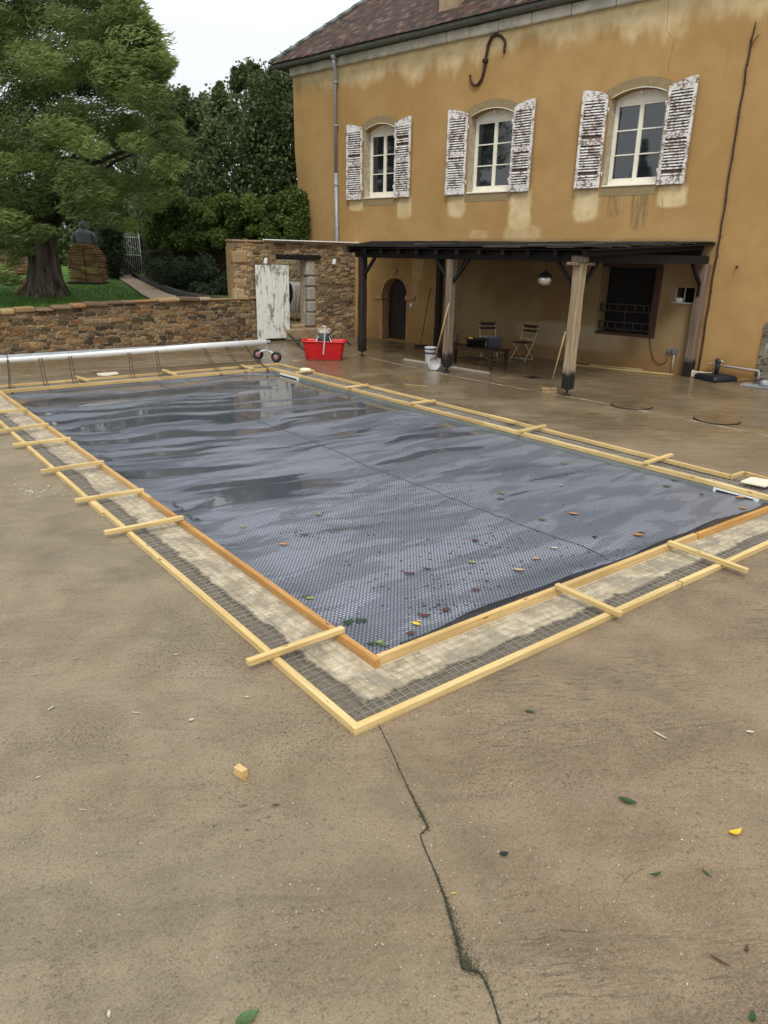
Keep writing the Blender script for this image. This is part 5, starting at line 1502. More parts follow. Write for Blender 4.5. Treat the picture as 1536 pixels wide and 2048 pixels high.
# pool cover reel
reel = empty('cover_reel', (8.3, 15.2, 0), label='long white roller tube on wheeled stands at the far end of the pool', cat='cover reel')
RZ = .465
b = MB(); b.tube([(-1.3, 15.2, RZ - .015), (2.6, 15.2, RZ - .03), (5.5, 15.2, RZ - .015), (8.28, 15.2, RZ)], .072, 20); wbuild(b, 'tube', M_reel, reel)
b = MB(); b.tube([(-1.35, 15.2, RZ - .015), (8.30, 15.2, RZ + .002)], .064, 16); b.tube([(8.27, 15.2, RZ), (8.40, 15.2, RZ)], .045, 14); wbuild(b, 'end_cap', M_zinc, reel)
w1 = at(517, 719); w2 = at(553, 725)
def stand(cx, w1, w2, nm):
    mid = (Vector(w1) + Vector(w2)) / 2; zc0 = .125
    b = MB()
    b.tube([(cx, 15.2, RZ), (mid.x, mid.y, .30), (mid.x, mid.y, .235)], .022, 8)
    A = [Vector((w1[0], w1[1], zc0)), Vector((w1[0], w1[1], zc0)).lerp(Vector((mid.x, mid.y, .22)), .35) + Vector((0, 0, .05)), Vector((mid.x, mid.y, .24)), Vector((w2[0], w2[1], zc0)).lerp(Vector((mid.x, mid.y, .22)), .35) + Vector((0, 0, .05)), Vector((w2[0], w2[1], zc0))]
    S = []
    for i in range(4):
        for t in (0, .25, .5, .75):
            p0, p1, p2, p3 = A[max(i - 1, 0)], A[i], A[i + 1], A[min(i + 2, 4)]
            S.append(.5 * ((2 * p1) + (p2 - p0) * t + (2 * p0 - 5 * p1 + 4 * p2 - p3) * t * t + (-p0 + 3 * p1 - 3 * p2 + p3) * t ** 3))
    S.append(A[-1]); b.tube(S, .019, 8); wbuild(b, 'stand', M_white, reel)
    ax = Vector((.80, .60, 0)); M = Matrix((Vector((0, 0, 1)).cross(ax), Vector((0, 0, 1)), ax)).transposed()
    M = Matrix((ax.cross(Vector((0, 0, 1))), Vector((0, 0, 1)), -ax)).transposed()
    for w_ in (w1, w2):
        c = Vector((w_[0], w_[1], .128)); b = MB()
        prof = [(.05, -.030), (.075, -.040), (.10, -.043), (.122, -.030), (.128, 0), (.122, .030), (.10, .043), (.075, .040), (.05, .030)]
        b.lathe(c, prof, 28, M); tyre = wbuild(b, 'wheel', M_rubber, reel)
        b = MB(); b.lathe(c, [(.0, -.045), (.02, -.046), (.03, -.040), (.04, -.038), (.055, -.040), (.08, 0), (.055, .040), (.04, .038), (.03, .040), (.02, .046), (0, .045)], 24, M)
        h = b.build('hub', M_pinkhub, tyre); unparent_shift(h, reel); h.matrix_parent_inverse = tyre.matrix_parent_inverse.inverted() if False else Matrix.Identity(4)
        for k in range(5):
            pass
stand(8.33, (w1.x, w1.y), (w2.x, w2.y), 'r')
stand(-1.3, (-1.38, 15.5), (-1.22, 14.9), 'l')
GC = 'cords from the reel to the cover'
def cord(top, bot, label, gap=.03, extra=None):
    t = onv(top[0], top[1], 15.2); q = at(bot[0], bot[1], T + .01); e = empty('reel_cord', (q.x, q.y, 0), label=label, cat='cord', group=GC)
    b = MB()
    for s in (-gap, gap):
        P = []
        for k in range(9):
            u_ = k / 8; p = Vector((t.x + s * .8, 15.2 - .07, RZ - .04)).lerp(Vector((q.x + s, q.y, T + .012)), u_); p.z -= .10 * math.sin(math.pi * u_) * (1 - .3 * u_); P.append(p)
        P.append(Vector((q.x + s * .6, VI1 - .08, CZ + .03)))
        b.tube(P, .0085, 5)
    if gap == .012: b.tube([(t.x, 15.2 + .075 * math.sin(a), RZ - .01 + .075 * math.cos(a)) for a in np.linspace(0, 2 * math.pi, 13)], .007, 5)
    wbuild(b, 'rope', M_cord, e)
cord((13, 713), (19, 775), 'leftmost crossed cord with a knot, from the reel to the pool edge', .012)
cord((79, 716), (91, 768), 'second cord pair from the left under the reel')
cord((138, 712), (149, 763), 'third cord pair from the left, beside the leftmost short batten')
cord((256, 704), (266, 753), 'fourth cord pair from the left under the reel')
cord((310, 700), (321, 748), 'fifth cord pair from the left, ending at the middle short batten')
cord((406, 692), (438, 742), 'sixth cord pair from the left, slanting right')
cord((451, 689), (487, 738), 'cord pair ending at the short batten near the wheels')
cord((488, 687), (533, 735), 'cord nearest the wheels, reaching the far right corner', .015)

# bucket, shovel, brooms, planks
p = at(860, 724); bk = empty('bucket', p, label='white paint bucket with dark bands standing by the middle post', cat='bucket')
b = MB(); b.lathe((0, 0, 0), [(.115, 0), (.12, .01), (.135, .27), (.143, .275), (.143, .29), (.137, .295), (.142, .34), (.148, .345), (.148, .36), (.137, .36), (.13, .30), (.11, .02), (0, .02)], 28); b.build('pail', M_white, bk)
b = MB(); b.lathe((0, 0, 0), [(.1335, .20), (.137, .235), (.1375, .24)], 28); b.lathe((0, 0, 0), [(.1395, .283), (.1435, .30), (.1435, .33), (.1395, .335)], 28); b.build('band', M_bluepl, bk)
b = MB(); b.tube([(.145 * math.cos(t), .145 * math.sin(t) * .3 - .10 * math.sin(t), .33 - .1 * math.sin(t)) for t in np.linspace(0, math.pi, 12)], .004, 5); b.build('handle', M_alu, bk)
# shovel
fs_ = at(867, 742); p2t = onu(898, 607, P2[0] - .12)
sh = empty('shovel', fs_, label='metal shovel with a long pale handle leaning against the middle post', cat='shovel')
axd = (p2t - (fs_ + Vector((0, 0, .22)))).normalized()
b = MB(); h0 = fs_ + Vector((0, 0, .26)) + RD * .02; b.tube([h0, h0.lerp(p2t, .5), p2t], [.021, .019, .017], 8); wbuild(b, 'handle', M_handle, sh)
b = MB(); xs = RD; upb = (h0 - (fs_ + Vector((0, 0, .01)))).normalized(); nb = xs.cross(upb)
n = 8; rows_ = [(0.0, .05, .0), (.03, .10, .0), (.10, .135, .012), (.20, .14, .02), (.27, .12, .02), (.30, .03, .01), (.34, .022, 0)]
for z, w_, cv in rows_:
    for k in range(n + 1):
        u_ = -1 + 2 * k / n; q = fs_ + upb * z + xs * (u_ * w_) - nb * (cv * (1 - u_ * u_) - .02 * u_ * u_ * (z > .02)) ; b.v.append(tuple(q + Vector((0, 0, .008)))); b.c.append(None)
for i in range(len(rows_) - 1):
    for k in range(n): b.f.append((i * 9 + k, i * 9 + k + 1, i * 9 + k + 10, i * 9 + k + 9)); b.sm.append(True)
o = wbuild(b, 'blade', M_metalgrey, sh); sm_ = o.modifiers.new('solid', 'SOLIDIFY'); sm_.thickness = .004
tp_ = fpx(861, 576, .05)
bf = at(840, 694)
broom('broom', (bf.x, bf.y, 0), HW(tp_[0], .05, tp_[1]), .013, 'broom with a brown handle leaning on the wall beside the arched door', M_handle_dark, .36, RD, M_handle_dark, M_bristle)
tt = onu(1131, 663, P3[0] - .14); bf = at(1098, 785)
broom('broom', (bf.x, bf.y, 0), tt, .013, 'broom with a pale handle leaning on the right corner post', M_handle, .30, RD, M_handle, M_bristle_tan)
def plank(a, c, w_, h_, mat, label, z=0):
    p = at(*a); q = at(*c); lumber('plank', (p.x, p.y, z + h_ / 2 + .002), (q.x, q.y, z + h_ / 2 + .002), w_, h_, mat, label, 'plank')
plank((808, 720), (978, 748), .07, .035, M_plankgrey, 'long grey plank lying on the wet floor across the middle post')
plank((1152, 731), (1346, 750), .06, .02, M_batten, 'long thin batten lying along the foot of the wall, front one')
plank((1178, 730), (1305, 742), .05, .02, M_batten, 'shorter thin batten lying along the foot of the wall, behind the other')
plank((808, 769), (856, 773), .015, .008, M_batten, 'thin wood strip lying on the wet floor near the yellow leaf')
plank((718, 706), (731, 708), .03, .01, M_batten, 'small pale offcut on the floor beside the dark post')
plank((585, 722), (598, 723), .03, .01, M_batten, 'small pale offcut on the floor in front of the red tub')
# small pine offcut in the foreground
p = at(482, 1552); ob = empty('wood_offcut', p, -YAW, label='small pine block with a splintered end lying on the foreground concrete', cat='wood block')
Mo = Matrix.Rotation(math.radians(-38), 3, 'Z')
b = MB(); b.cbox((0, 0, .026), (.062, .036, .048), .0015, Mo)
b.build('block', M_board, ob)
b = MB(); v = [Mo @ Vector(q) for q in ((.031, -.017, .004), (.031, .006, .004), (.055, -.014, .002), (.031, -.017, .024))]
b.add(v, [(0, 1, 2), (0, 2, 3), (1, 3, 2), (0, 3, 1)]); b.build('splinter', M_board_wet, ob)

# low table with boxes
t0 = at(980, 740); t1 = at(877, 724); tdir = (t1 - t0).normalized(); tl = (t1 - t0).length; tn = Vector((tdir.y, -tdir.x, 0)); tn = tn if tn.x > 0 else -tn
tbl = empty('low_table', (t0 + t1) / 2, label='low dark wooden table with crossed legs under the porch', cat='table')
TH, TW = .44, .62
def TP(s, w_, z): return t0 + tdir * s + tn * w_ + Vector((0, 0, z))
b = MB()
for k in range(5): b.bar(TP(-.08, .06 + k * .125, TH - .02), TP(tl + .08, .06 + k * .125, TH - .02), .115, .03)
b.bar(TP(-.02, .04, TH - .055), TP(tl + .02, .04, TH - .055), .03, .05); b.bar(TP(-.02, TW - .04, TH - .055), TP(tl + .02, TW - .04, TH - .055), .03, .05)
wbuild(b, 'tabletop', M_tablewood, tbl)
for s, w_ in ((0.02, .03), (0.02, TW - .03), (tl - .02, .03), (tl - .02, TW - .03)):
    b = MB(); b.bar(TP(s, w_, 0), TP(s, w_, TH - .04), .06, .06); wbuild(b, 'leg', M_tablewood, tbl)
b = MB(); b.tube([TP(.1, .1, TH - .08), TP(tl * .35, .25, .16), TP(tl * .6, .3, .10), TP(tl - .1, .1, .22)], .02, 6); b.tube([TP(.1, TW - .1, .1), TP(tl * .5, .3, .18), TP(tl - .1, TW - .1, .08)], .02, 6); wbuild(b, 'stretcher', M_tablewood, tbl)
def crate(name, px, py, w_, d_, h_, mat, label, cat, tilt=0, extra=None):
    c = at(px, py, TH - .005); e = empty(name, c, -YAW + tilt, label=label, cat=cat)
    b = loft([R4(w_ * .88, d_ * .88, .02, 0), R4(w_, d_, .025, h_), R4(w_ * 1.04, d_ * 1.04, .028, h_ + .002), R4(w_ * 1.04, d_ * 1.04, .028, h_ + .016), R4(w_ * .95, d_ * .95, .02, h_ + .016), R4(w_ * .84, d_ * .84, .018, .02)], (True, True))
    b.build('tray', mat, e); return e
e1 = crate('tool_crate', 951, 692, .44, .26, .15, M_blackpl, 'dark plastic tool crate with a yellow tool on the low table', 'crate')
b = MB(); b.cbox((-.13, -.03, .185), (.10, .06, .04), .01); b.build('yellow_tool', M_yellowpl, e1)
b = MB(); b.cbox((0, .02, .17), (.36, .05, .03), .008, Matrix.Rotation(.1, 3, 'Y')); b.cbox((.1, -.02, .18), (.2, .03, .03), .008, Matrix.Rotation(-.15, 3, 'Y')); b.build('tool', M_blackpl, e1)
crate('tool_box', 988, 693, .34, .24, .20, M_greypl, 'blue grey plastic box on the low table beside the tool crate', 'box')
p = at(913, 692, TH); bt = empty('bottle', p, label='dark slim bottle on the low table behind the middle post', cat='bottle')
b = MB(); b.lathe((0, 0, 0), [(.03, 0), (.03, .16), (.012, .2), (.012, .25), (.02, .25), (.02, .27), (0, .27)], 12); b.build('body', M_blackpl, bt)

# folding bistro chairs
def chair(loc, rz, label):
    e = empty('folding_chair', loc, rz, label=label, cat='chair', group='bistro chairs under the porch')
    for sx in (-.2, .2):
        b = MB(); b.tube([(sx, -.26, .86), (sx, -.20, .62), (sx, -.12, .46), (sx, .05, .24), (sx * 1.05, .20, .10), (sx * 1.05, .24, .0)], .0105, 6); b.build('leg', M_chairmetal, e)
        b = MB(); b.tube([(sx * .86, .22, .455), (sx * .86, .05, .30), (sx * .86, -.10, .14), (sx * .9, -.22, .0)], .0105, 6); b.build('leg', M_chairmetal, e)
    b = MB(); b.tube([(-.2, -.155, .53), (.2, -.155, .53)], .009, 6); b.tube([(-.2, .21, .09), (.2, .21, .09)], .009, 6); b.tube([(-.175, -.19, .04), (.175, -.19, .04)], .009, 6); b.build('crossbar', M_chairmetal, e)
    b = MB(); 
    for k in range(6): b.cbox((0, -.15 + k * .075, .462), (.40, .045, .016), .004)
    b.build('seat', M_chairwood, e)
    b = MB(); b.cbox((0, -.255, .83), (.44, .018, .075), .005, Matrix.Rotation(-.2, 3, 'X')); b.cbox((0, -.228, .725), (.44, .018, .06), .005, Matrix.Rotation(-.2, 3, 'X')); b.build('backrest', M_chairwood, e)
    return e
c1 = at(975, 716); c2 = at(1045, 722)
chair((c1.x, c1.y, 0), math.radians(180) - YAW + .05, 'folding chair with dark slats directly behind the low table')
chair((c2.x, c2.y, 0), math.radians(180) - YAW - .75, 'folding chair to the right of the low table, legs in full view')

# mirror ball hanging under the porch
bc = ptF(1090, 559, 16.0); mb_ = empty('mirror_ball', bc, label='silver mirror ball hanging under the porch roof', cat='mirror ball')
b = MB(); NR = 18
for i in range(NR):
    p0_, p1_ = math.pi * i / NR, math.pi * (i + 1) / NR; rm = math.sin((p0_ + p1_) / 2); n = max(4, int(36 * rm))
    for j in range(n):
        a0_, a1_ = 2 * math.pi * j / n, 2 * math.pi * (j + .94) / n; pp0, pp1 = p0_, p0_ + (p1_ - p0_) * .94
        R0 = .155
        b.add([(R0 * math.sin(u_) * math.cos(a), R0 * math.sin(u_) * math.sin(a), R0 * math.cos(u_)) for u_, a in ((pp0, a0_), (pp1, a0_), (pp1, a1_), (pp0, a1_))], [(0, 1, 2, 3)])
b.build('mirror_tiles', M_mirror, mb_)
b = MB(); b.lathe((0, 0, 0), [(0, -.152)] + [(.152 * math.sin(t), -.152 * math.cos(t)) for t in np.linspace(.2, math.pi - .2, 12)] + [(0, .152)], 24); b.build('core', M_greypl, mb_)
b = MB(); b.tube([(0, 0, .15), (0, 0, 2.66 - bc.z)], .006, 5); b.lathe((0, 0, .15), [(.03, 0), (.03, .03), (.01, .04)], 10); b.build('cord', M_blackpl, mb_)

# covers, drain, base, pipes
def manhole(px, py, r, label):
    p = at(px, py); e = empty('manhole_cover', p, label=label, cat='manhole cover')
    b = MB(); M = Matrix.Rotation(math.radians(1.2), 3, FH.cross(Vector((0, 0, 1))))
    b.lathe((0, 0, .012), [(r - .012, 0), (r - .004, .005), (r - .004, .018), (r - .015, .024), (0, .024)], 48, M, smooth=False); b.build('lid', M_terrace_lid, e)
    b = MB(); b.lathe((0, 0, 0), [(r + .012, .004), (r + .012, .012), (r - .02, .014)], 48, smooth=False); b.build('rim', M_blacksteel, e)  # black ring stands in for the shadowed gap under the raised lid
M_terrace_lid = plain('concrete_lid', (.125, .085, .048), .35, var=.3, sc=3)
manhole(1263, 812, .345, 'round concrete manhole cover nearer to the corner post')
manhole(1433, 841, .345, 'round concrete manhole cover nearer to the right edge')
p = at(1065, 755); dg = empty('floor_drain', p, -PHI, label='small rusty floor drain grate under the porch', cat='drain')
b = MB()
for k in range(7): b.bbox((-.12 + k * .036, -.12, .002), (-.105 + k * .036, .12, .009))
b.bbox((-.14, -.14, .002), (.14, -.12, .010)); b.bbox((-.14, .12, .002), (.14, .14, .010)); b.bbox((-.14, -.12, .002), (-.12, .12, .010)); b.bbox((.12, -.12, .002), (.14, .12, .010)); b.build('grate', M_iron, dg)
p = at(1440, 764); p += Vector((FH.x, FH.y, 0)) * .25; ub = empty('parasol_base', p, PHI - .5, label='black square parasol base with a short tube by the wall', cat='parasol base')
b = loft([R4(.62, .62, .05, .002), R4(.64, .64, .05, .02), R4(.63, .63, .05, .09), R4(.56, .56, .05, .12), R4(.20, .20, .05, .14)], (True, True)); b.build('weight', M_blackpl, ub)
b = MB(); b.tube([(0, 0, .1), (0, 0, .46)], .045, 14); b.lathe((0, 0, .36), [(.045, 0), (.055, .01), (.055, .05), (.045, .06)], 14); b.tube([(0, 0, .42), (-.10, 0, .44)], .012, 6); b.build('tube', M_blackpl, ub)
wpp = empty('water_pipe', HW(5.0, .08, 0), label='grey water pipe with tap running along the wall at the right edge', cat='pipe')
w0, w1_, w2_ = fpx(1420, 728, .1), fpx(1519, 742, .1), fpx(1516, 766, .1)
b = MB(); b.tube([HW(w0[0], .1, w0[1]), HW(w1_[0] + .02, .1, w1_[1]), HW(w1_[0], .1, w1_[1] - .02), HW(w1_[0], .1, .02)], .022, 10); b.lathe(HW(w0[0], .1, w0[1]), [(.0, -.02), (.032, -.02), (.032, .02), (0, .02)], 10)
wbuild(b, 'pipe_run', M_pvc, wpp)
tpx = fpx(1438, 722, .12)
b = MB(); b.tube([HW(tpx[0], .1, w0[1]), HW(tpx[0], .1, tpx[1] + .02)], .018, 8); b.tube([HW(tpx[0] - .12, .12, tpx[1] - .02), HW(tpx[0], .12, tpx[1] + .03), HW(tpx[0] + .10, .12, tpx[1] + .0)], .012, 6); wbuild(b, 'tap', M_alu, wpp)
p = at(1530, 775); b = MB(); b.cbox((0, 0, .015), (.9, .30, .03), .006, Matrix.Rotation(PHI + math.pi / 2, 3, 'Z')); b.lathe((-.05, .0, .03), [(.09, 0), (.10, .02), (.095, .10), (.05, .13), (0, .13)], 16)
b.build('water_meter_box', M_zinc, None, label='grey meter plate with a round metal cap at the far right', cat='meter box').location = p
hp = fpx(1405, 745, .1); p = HW(hp[0], .14, 0)
b = MB()
for k in range(4): b.cbox((0, 0, .03 + k * .032), (.08, .42, .022), .004, Matrix.Rotation(PHI, 3, 'Z'))
for s in (-.2, .2): b.cbox(Matrix.Rotation(PHI, 3, 'Z') @ Vector((0, s, .08)), (.085, .02, .15), .004, Matrix.Rotation(PHI, 3, 'Z'))
o = b.build('vent_grille', M_slab, None, label='cream slatted vent grille standing at the foot of the stem', cat='vent'); o.location = p
b = MB(); P = [HW(5.4, .12, .03), HW(5.15, .25, .02), HW(4.8, .2, .02), HW(4.3, .12, .12), HW(3.9, .14, .1)]; S = []
for i in range(4):
    for k in range(5): S.append(P[i].lerp(P[i + 1], k / 5))
b.tube(S, .010, 6); b.build('garden_cable', M_iron, None, label='dark cable trailing along the foot of the wall behind the parasol base', cat='cable')

# ------------------------------------------------------------------ garden objects
g = atg(178, 566); st = empty('slab_sculpture', g, label='tapering stack of brown slabs like a skirt beside the big tree', cat='sculpture')
R_ = random.Random(4); z = .04; n = 19; crs = Vector((FH.x, FH.y, 0))
for k in range(n):
    h = 1.30 / n; f = k / n; wl = .60 - .30 * max(0, f - .72) / .28; wr_ = .56 - .30 * max(0, f - .62) / .38
    for s in (-1, 1):
        w_ = (wl if s < 0 else wr_) * R_.uniform(.95, 1.05); cx = s * (w_ / 2 + .022) + .03
        b = None
        if k == 0: pass
        if s == -1: mbL = MB() if k == 0 else mbL; mbL.cbox(Vector(RD) * cx + Vector((0, 0, z + h / 2)) + crs * R_.uniform(-.02, .02), (w_, .55, h * .70), .012, Matrix((RD, crs, Vector((0, 0, 1)))).transposed() @ Matrix.Rotation(R_.uniform(-.04, .04), 3, 'Y'))
        else: mbR = MB() if k == 0 else mbR; mbR.cbox(Vector(RD) * cx + Vector((0, 0, z + h / 2)) + crs * R_.uniform(-.02, .02), (w_, .55, h * .70), .012, Matrix((RD, crs, Vector((0, 0, 1)))).transposed() @ Matrix.Rotation(R_.uniform(-.04, .04), 3, 'Y'))
    z += h
mbL.build('slab_stack', M_slice, st); mbR.build('slab_stack', M_slice, st)
b = MB(); b.cbox((0, 0, .02), (1.3, .9, .05), .02, Matrix((RD, crs, Vector((0, 0, 1)))).transposed()); b.build('plinth', M_kerb, st)
# stone torso on top, seen from behind
bs = empty('stone_torso', g + Vector((0, 0, 1.33)), -YAW, label='grey stone torso with two small horns seen from behind on the slab stack', cat='statue')
def ell(w_, d_, z, cx=0, n=20): return [(cx + w_ * math.cos(t), d_ * math.sin(t), z) for t in np.linspace(0, 2 * math.pi, n, endpoint=False)]
b = loft([ell(.27, .16, 0), ell(.27, .17, .1), ell(.30, .17, .25), ell(.33, .16, .36), ell(.30, .14, .43), ell(.17, .11, .48), ell(.09, .09, .51), ell(.085, .09, .54), ell(.12, .13, .58), ell(.135, .15, .66), ell(.12, .13, .73), ell(.06, .07, .775), ell(.01, .01, .785)], (True, True))
for s in (-1, 1):
    b.tube([(s * .32, 0, .38), (s * .38, .0, .25), (s * .40, .02, .08), (s * .39, .05, .0)], [.07, .065, .055, .05], 10)
    b.tube([(s * .08, 0, .72), (s * .11, 0, .78), (s * .10, 0, .83)], [.04, .03, .01], 8)
b.build('torso', M_statue, bs)
# iron gate, standing open
g0 = atg(246, 553); g1 = atg(285, 553); gd = (g1 - g0); gd.z = 0; gw = gd.length; gd.normalize()
gt = empty('iron_gate', g0, label='pale iron garden gate standing open at the end of the path', cat='gate')
def GP(s, z): return gd * s + Vector((0, 0, z))
b = MB(); GHt = 1.72; tl_ = .0
for s in (0, gw): b.tube([GP(s, 0), GP(s, GHt)], .026, 8)
for z in (.06, .84, 1.52): b.tube([GP(0, z), GP(gw, z)], .02, 6)
b.build('frame', M_gate, gt)
b = MB()
for k in range(1, 9): s = gw * k / 9; b.tube([GP(s, .06), GP(s, 1.52 + (.14 if k % 2 else .08))], .010, 5)
b.tube([GP(.05, .8), GP(gw - .05, .12)], .014, 5); b.build('bars', M_gate, gt)
b = MB()
for (cx, cz, r) in ((.5, 1.3, .09), (.42, 1.05, .1), (.62, 1.05, .1), (.5, .93, .06), (.55, 1.62, .07), (.40, 1.60, .05)):
    b.tube([GP(gw * cx + r * math.cos(t), cz + r * math.sin(t)) for t in np.linspace(0, 5.2, 12)], .014, 5)
b.build('scroll', M_gate, gt)
b = MB(); b.add([GP(.03, .08) + Vector((0, .01, 0)), GP(gw - .03, .08) + Vector((0, .01, 0)), GP(gw - .03, .82) + Vector((0, .01, 0)), GP(.03, .82) + Vector((0, .01, 0))], [(0, 1, 2, 3)]); b.build('lower_panel', M_soilgreen if 'M_soilgreen' in globals() else M_kerb, gt)
# log by the tree and a stack of old beams far left
a0_ = atg(33, 590); b = MB(); q = a0_ + RD * .55 + Vector((0, 0, .62)); b.tube([a0_ + Vector((0, 0, .05)), a0_.lerp(q, .5), q], [.09, .085, .07], 10)
b.build('log', M_handle, None, loc=tuple(a0_), label='pale log leaning against the foot of the big tree', cat='log')
g = atg(22, 548); b = MB(); R_ = random.Random(2)
for k in range(9):
    b.cbox(RD * R_.uniform(-.25, .25) + crs * ((k % 3) * .2 - .2) + Vector((0, 0, .08 + .12 * (k // 3))), (1.5, .16, .10), .01, Matrix((RD, crs, Vector((0, 0, 1)))).transposed() @ Matrix.Rotation(R_.uniform(-.1, .1), 3, 'Z'))
b.build('beam_pile', M_slice, None, label='low pile of dark old beams on the lawn far left', cat='wood pile').location = g

# ------------------------------------------------------------------ trees, hedge, shrubs
def leaves_mesh(name, clumps, n_per, size, aspect, mat, parent, wind=None, windk=0., seed=1, up=0., flat=.6, kind=None, shadeamp=.35):
    """many small leaf sprays: clumps = (x, y, z, r)"""
    R = np.random.default_rng(seed)
    C = np.array([c[:3] for c in clumps]); Rr = np.array([c[3] for c in clumps])
    n = len(C) * n_per
    idx = np.repeat(np.arange(len(C)), n_per)
    d = R.normal(size=(n, 3)); d /= np.linalg.norm(d, axis=1)[:, None]
    rad = Rr[idx] * R.uniform(.25, 1.0, n) ** .5
    d[:, 2] *= flat
    pos = C[idx] + d * rad[:, None]
    ax = R.normal(size=(n, 3)); ax /= np.linalg.norm(ax, axis=1)[:, None]
    if wind is not None: ax = ax * (1 - windk) + np.array(wind)[None] * windk + .5 * d * (1 - windk)
    ax[:, 2] += up
    ax /= np.linalg.norm(ax, axis=1)[:, None]
    o = R.normal(size=(n, 3)); sd = np.cross(ax, o); sd /= np.linalg.norm(sd, axis=1)[:, None]
    L = size * R.uniform(.6, 1.4, n); W = L * aspect
    nb = np.cross(ax, sd)
    a = pos - ax * L[:, None] / 2; e = pos + ax * L[:, None] / 2 - nb * (L * .12)[:, None]
    m1 = pos + sd * W[:, None] / 2 + nb * (L * .05)[:, None]; m2 = pos - sd * W[:, None] / 2 + nb * (L * .05)[:, None]
    V = np.stack([a, m1, e, m2], 1).reshape(-1, 3)
    F = np.arange(n * 4).reshape(-1, 4)
    me = bpy.data.meshes.new(name)
    me.vertices.add(n * 4); me.vertices.foreach_set('co', V.ravel())
    me.loops.add(n * 4); me.loops.foreach_set('vertex_index', F.ravel())
    me.polygons.add(n); me.polygons.foreach_set('loop_start', np.arange(n) * 4)
    try: me.polygons.foreach_set('loop_total', np.full(n, 4))
    except Exception: pass
    cl_ = np.clip(R.uniform(0, 1, len(C))[idx] * shadeamp * 1.3 + R.uniform(0, 1, n) * (1 - shadeamp), 0, 1)  # tone picked per clump stands in for lit and shaded foliage
    at_ = me.color_attributes.new('Col', 'FLOAT_COLOR', 'POINT')
    cc = np.repeat(cl_, 4); arr = np.stack([cc, cc, cc, np.ones_like(cc)], 1)
    at_.data.foreach_set('color', arr.ravel().astype(np.float32))
    me.materials.append(mat); me.update(calc_edges=True); me.validate()
    ob = bpy.data.objects.new(name, me); col.objects.link(ob)
    if parent: ob.parent = parent; unparent_shift(ob, parent)
    if kind: ob['kind'] = kind
    return ob
def inpoly(x, y, poly):
    c = False; n = len(poly)
    for i in range(n):
        x1, y1 = poly[i]; x2, y2 = poly[(i + 1) % n]
        if (y1 > y) != (y2 > y) and x < (x2 - x1) * (y - y1) / (y2 - y1) + x1: c = not c
    return c
def crown(poly, F0, F1, n, r0, r1, seed, y_extra=None):
    R = random.Random(seed); out = []; xs = [p[0] for p in poly]; ys = [p[1] for p in poly]
    while len(out) < n:
        x = R.uniform(min(xs), max(xs)); y = R.uniform(min(ys), max(ys))
        if inpoly(x, y, poly):
            p = ptF(x, y, R.uniform(F0, F1)); r = R.uniform(r0, r1); out.append((p.x, p.y, p.z, r))
    return out
def limbs(base, targets, r0, parent, name='trunk', flare=1.7, hsplit=2.0, seed=1, mat=None):
    R = random.Random(seed); b = MB()
    top = Vector((base.x + .1, base.y + .1, base.z + hsplit))
    P = [base + Vector((0, 0, -.15)), base + Vector((0, 0, .12)), base + Vector((0, 0, .45)), base.lerp(top, .5), top]
    n = 28; rs = [r0 * flare, r0 * (flare * .78), r0 * 1.12, r0, r0 * .92]
    for i, (p, r) in enumerate(zip(P, rs)):
        for k in range(n):
            a = 2 * math.pi * k / n; lob = 1 + (.10 + .16 * max(0, 1 - i / 2.2)) * math.sin(a * 5 + .4) + .05 * math.sin(a * 11 + i)
            b.v.append((p.x + r * lob * math.cos(a), p.y + r * lob * math.sin(a), p.z)); b.c.append(None)
    for i in range(4):
        for k in range(n): l = (k + 1) % n; b.f.append((i * n + k, i * n + l, (i + 1) * n + l, (i + 1) * n + k)); b.sm.append(True)
    o = wbuild(b, name, mat or M_bark, parent)
    b = MB()
    for t in targets:
        t = Vector(t[:3]); d = t - top; m1 = top + d * .3 + Vector((R.uniform(-.3, .3), R.uniform(-.3, .3), .25 * d.length * .4)); m2 = top + d * .7 + Vector((R.uniform(-.3, .3), R.uniform(-.3, .3), .2))
        b.tube([top - Vector((0, 0, .3)), m1, m2, t], [r0 * R.uniform(.22, .42), r0 * .2, r0 * .1, r0 * .03], 7)
    wbuild(b, 'limbs', mat or M_limb, parent)
WIND = tuple(Vector((RD.x, RD.y, .25)).normalized())
tb_ = atg(96, 592); tree = empty('feathery_tree', tb_, label='big wind-blown tree with fine light green leaves and a thick ribbed trunk on the left', cat='tree')
polyA = [(-420, -420), (180, -430), (250, -60), (262, 10), (292, 62), (318, 110), (325, 150), (300, 178), (318, 215), (348, 262), (355, 320), (330, 372), (280, 410), (235, 440), (205, 425), (150, 440), (110, 425), (60, 440), (20, 470), (-40, 520), (-300, 500), (-420, 200)]
cA = crown(polyA, 18.3, 24.5, 760, .34, .78, 5)
for _ in range(60): p = ptF(random.uniform(-150, 250), random.uniform(-60, 300), random.uniform(23, 26)); cA.append((p.x, p.y, p.z, random.uniform(.7, 1.1)))
for _ in range(46): a_ = random.choice([(255, -20), (262, 20), (290, 66), (318, 110), (326, 140), (312, 170), (345, 250), (356, 310), (335, 370)]); p = ptF(a_[0] + random.uniform(-14, 10), a_[1] + random.uniform(-16, 16), random.uniform(18.6, 21)); cA.append((p.x, p.y, p.z, random.uniform(.18, .34)))
edge = [(262, 14, .40), (246, -10, .4), (285, 66, .42), (300, 98, .40), (322, 118, .36), (312, 150, .36), (306, 200, .4), (352, 286, .45), (340, 330, .5), (300, 405, .5), (60, 468, .5), (25, 470, .5), (12, 520, .5), (-10, 545, .45), (40, 500, .35), (88, 462, .32), (20, 560, .3), (215, 440, .4), (250, 448, .4), (0, 400, .6), (0, 330, .6)]
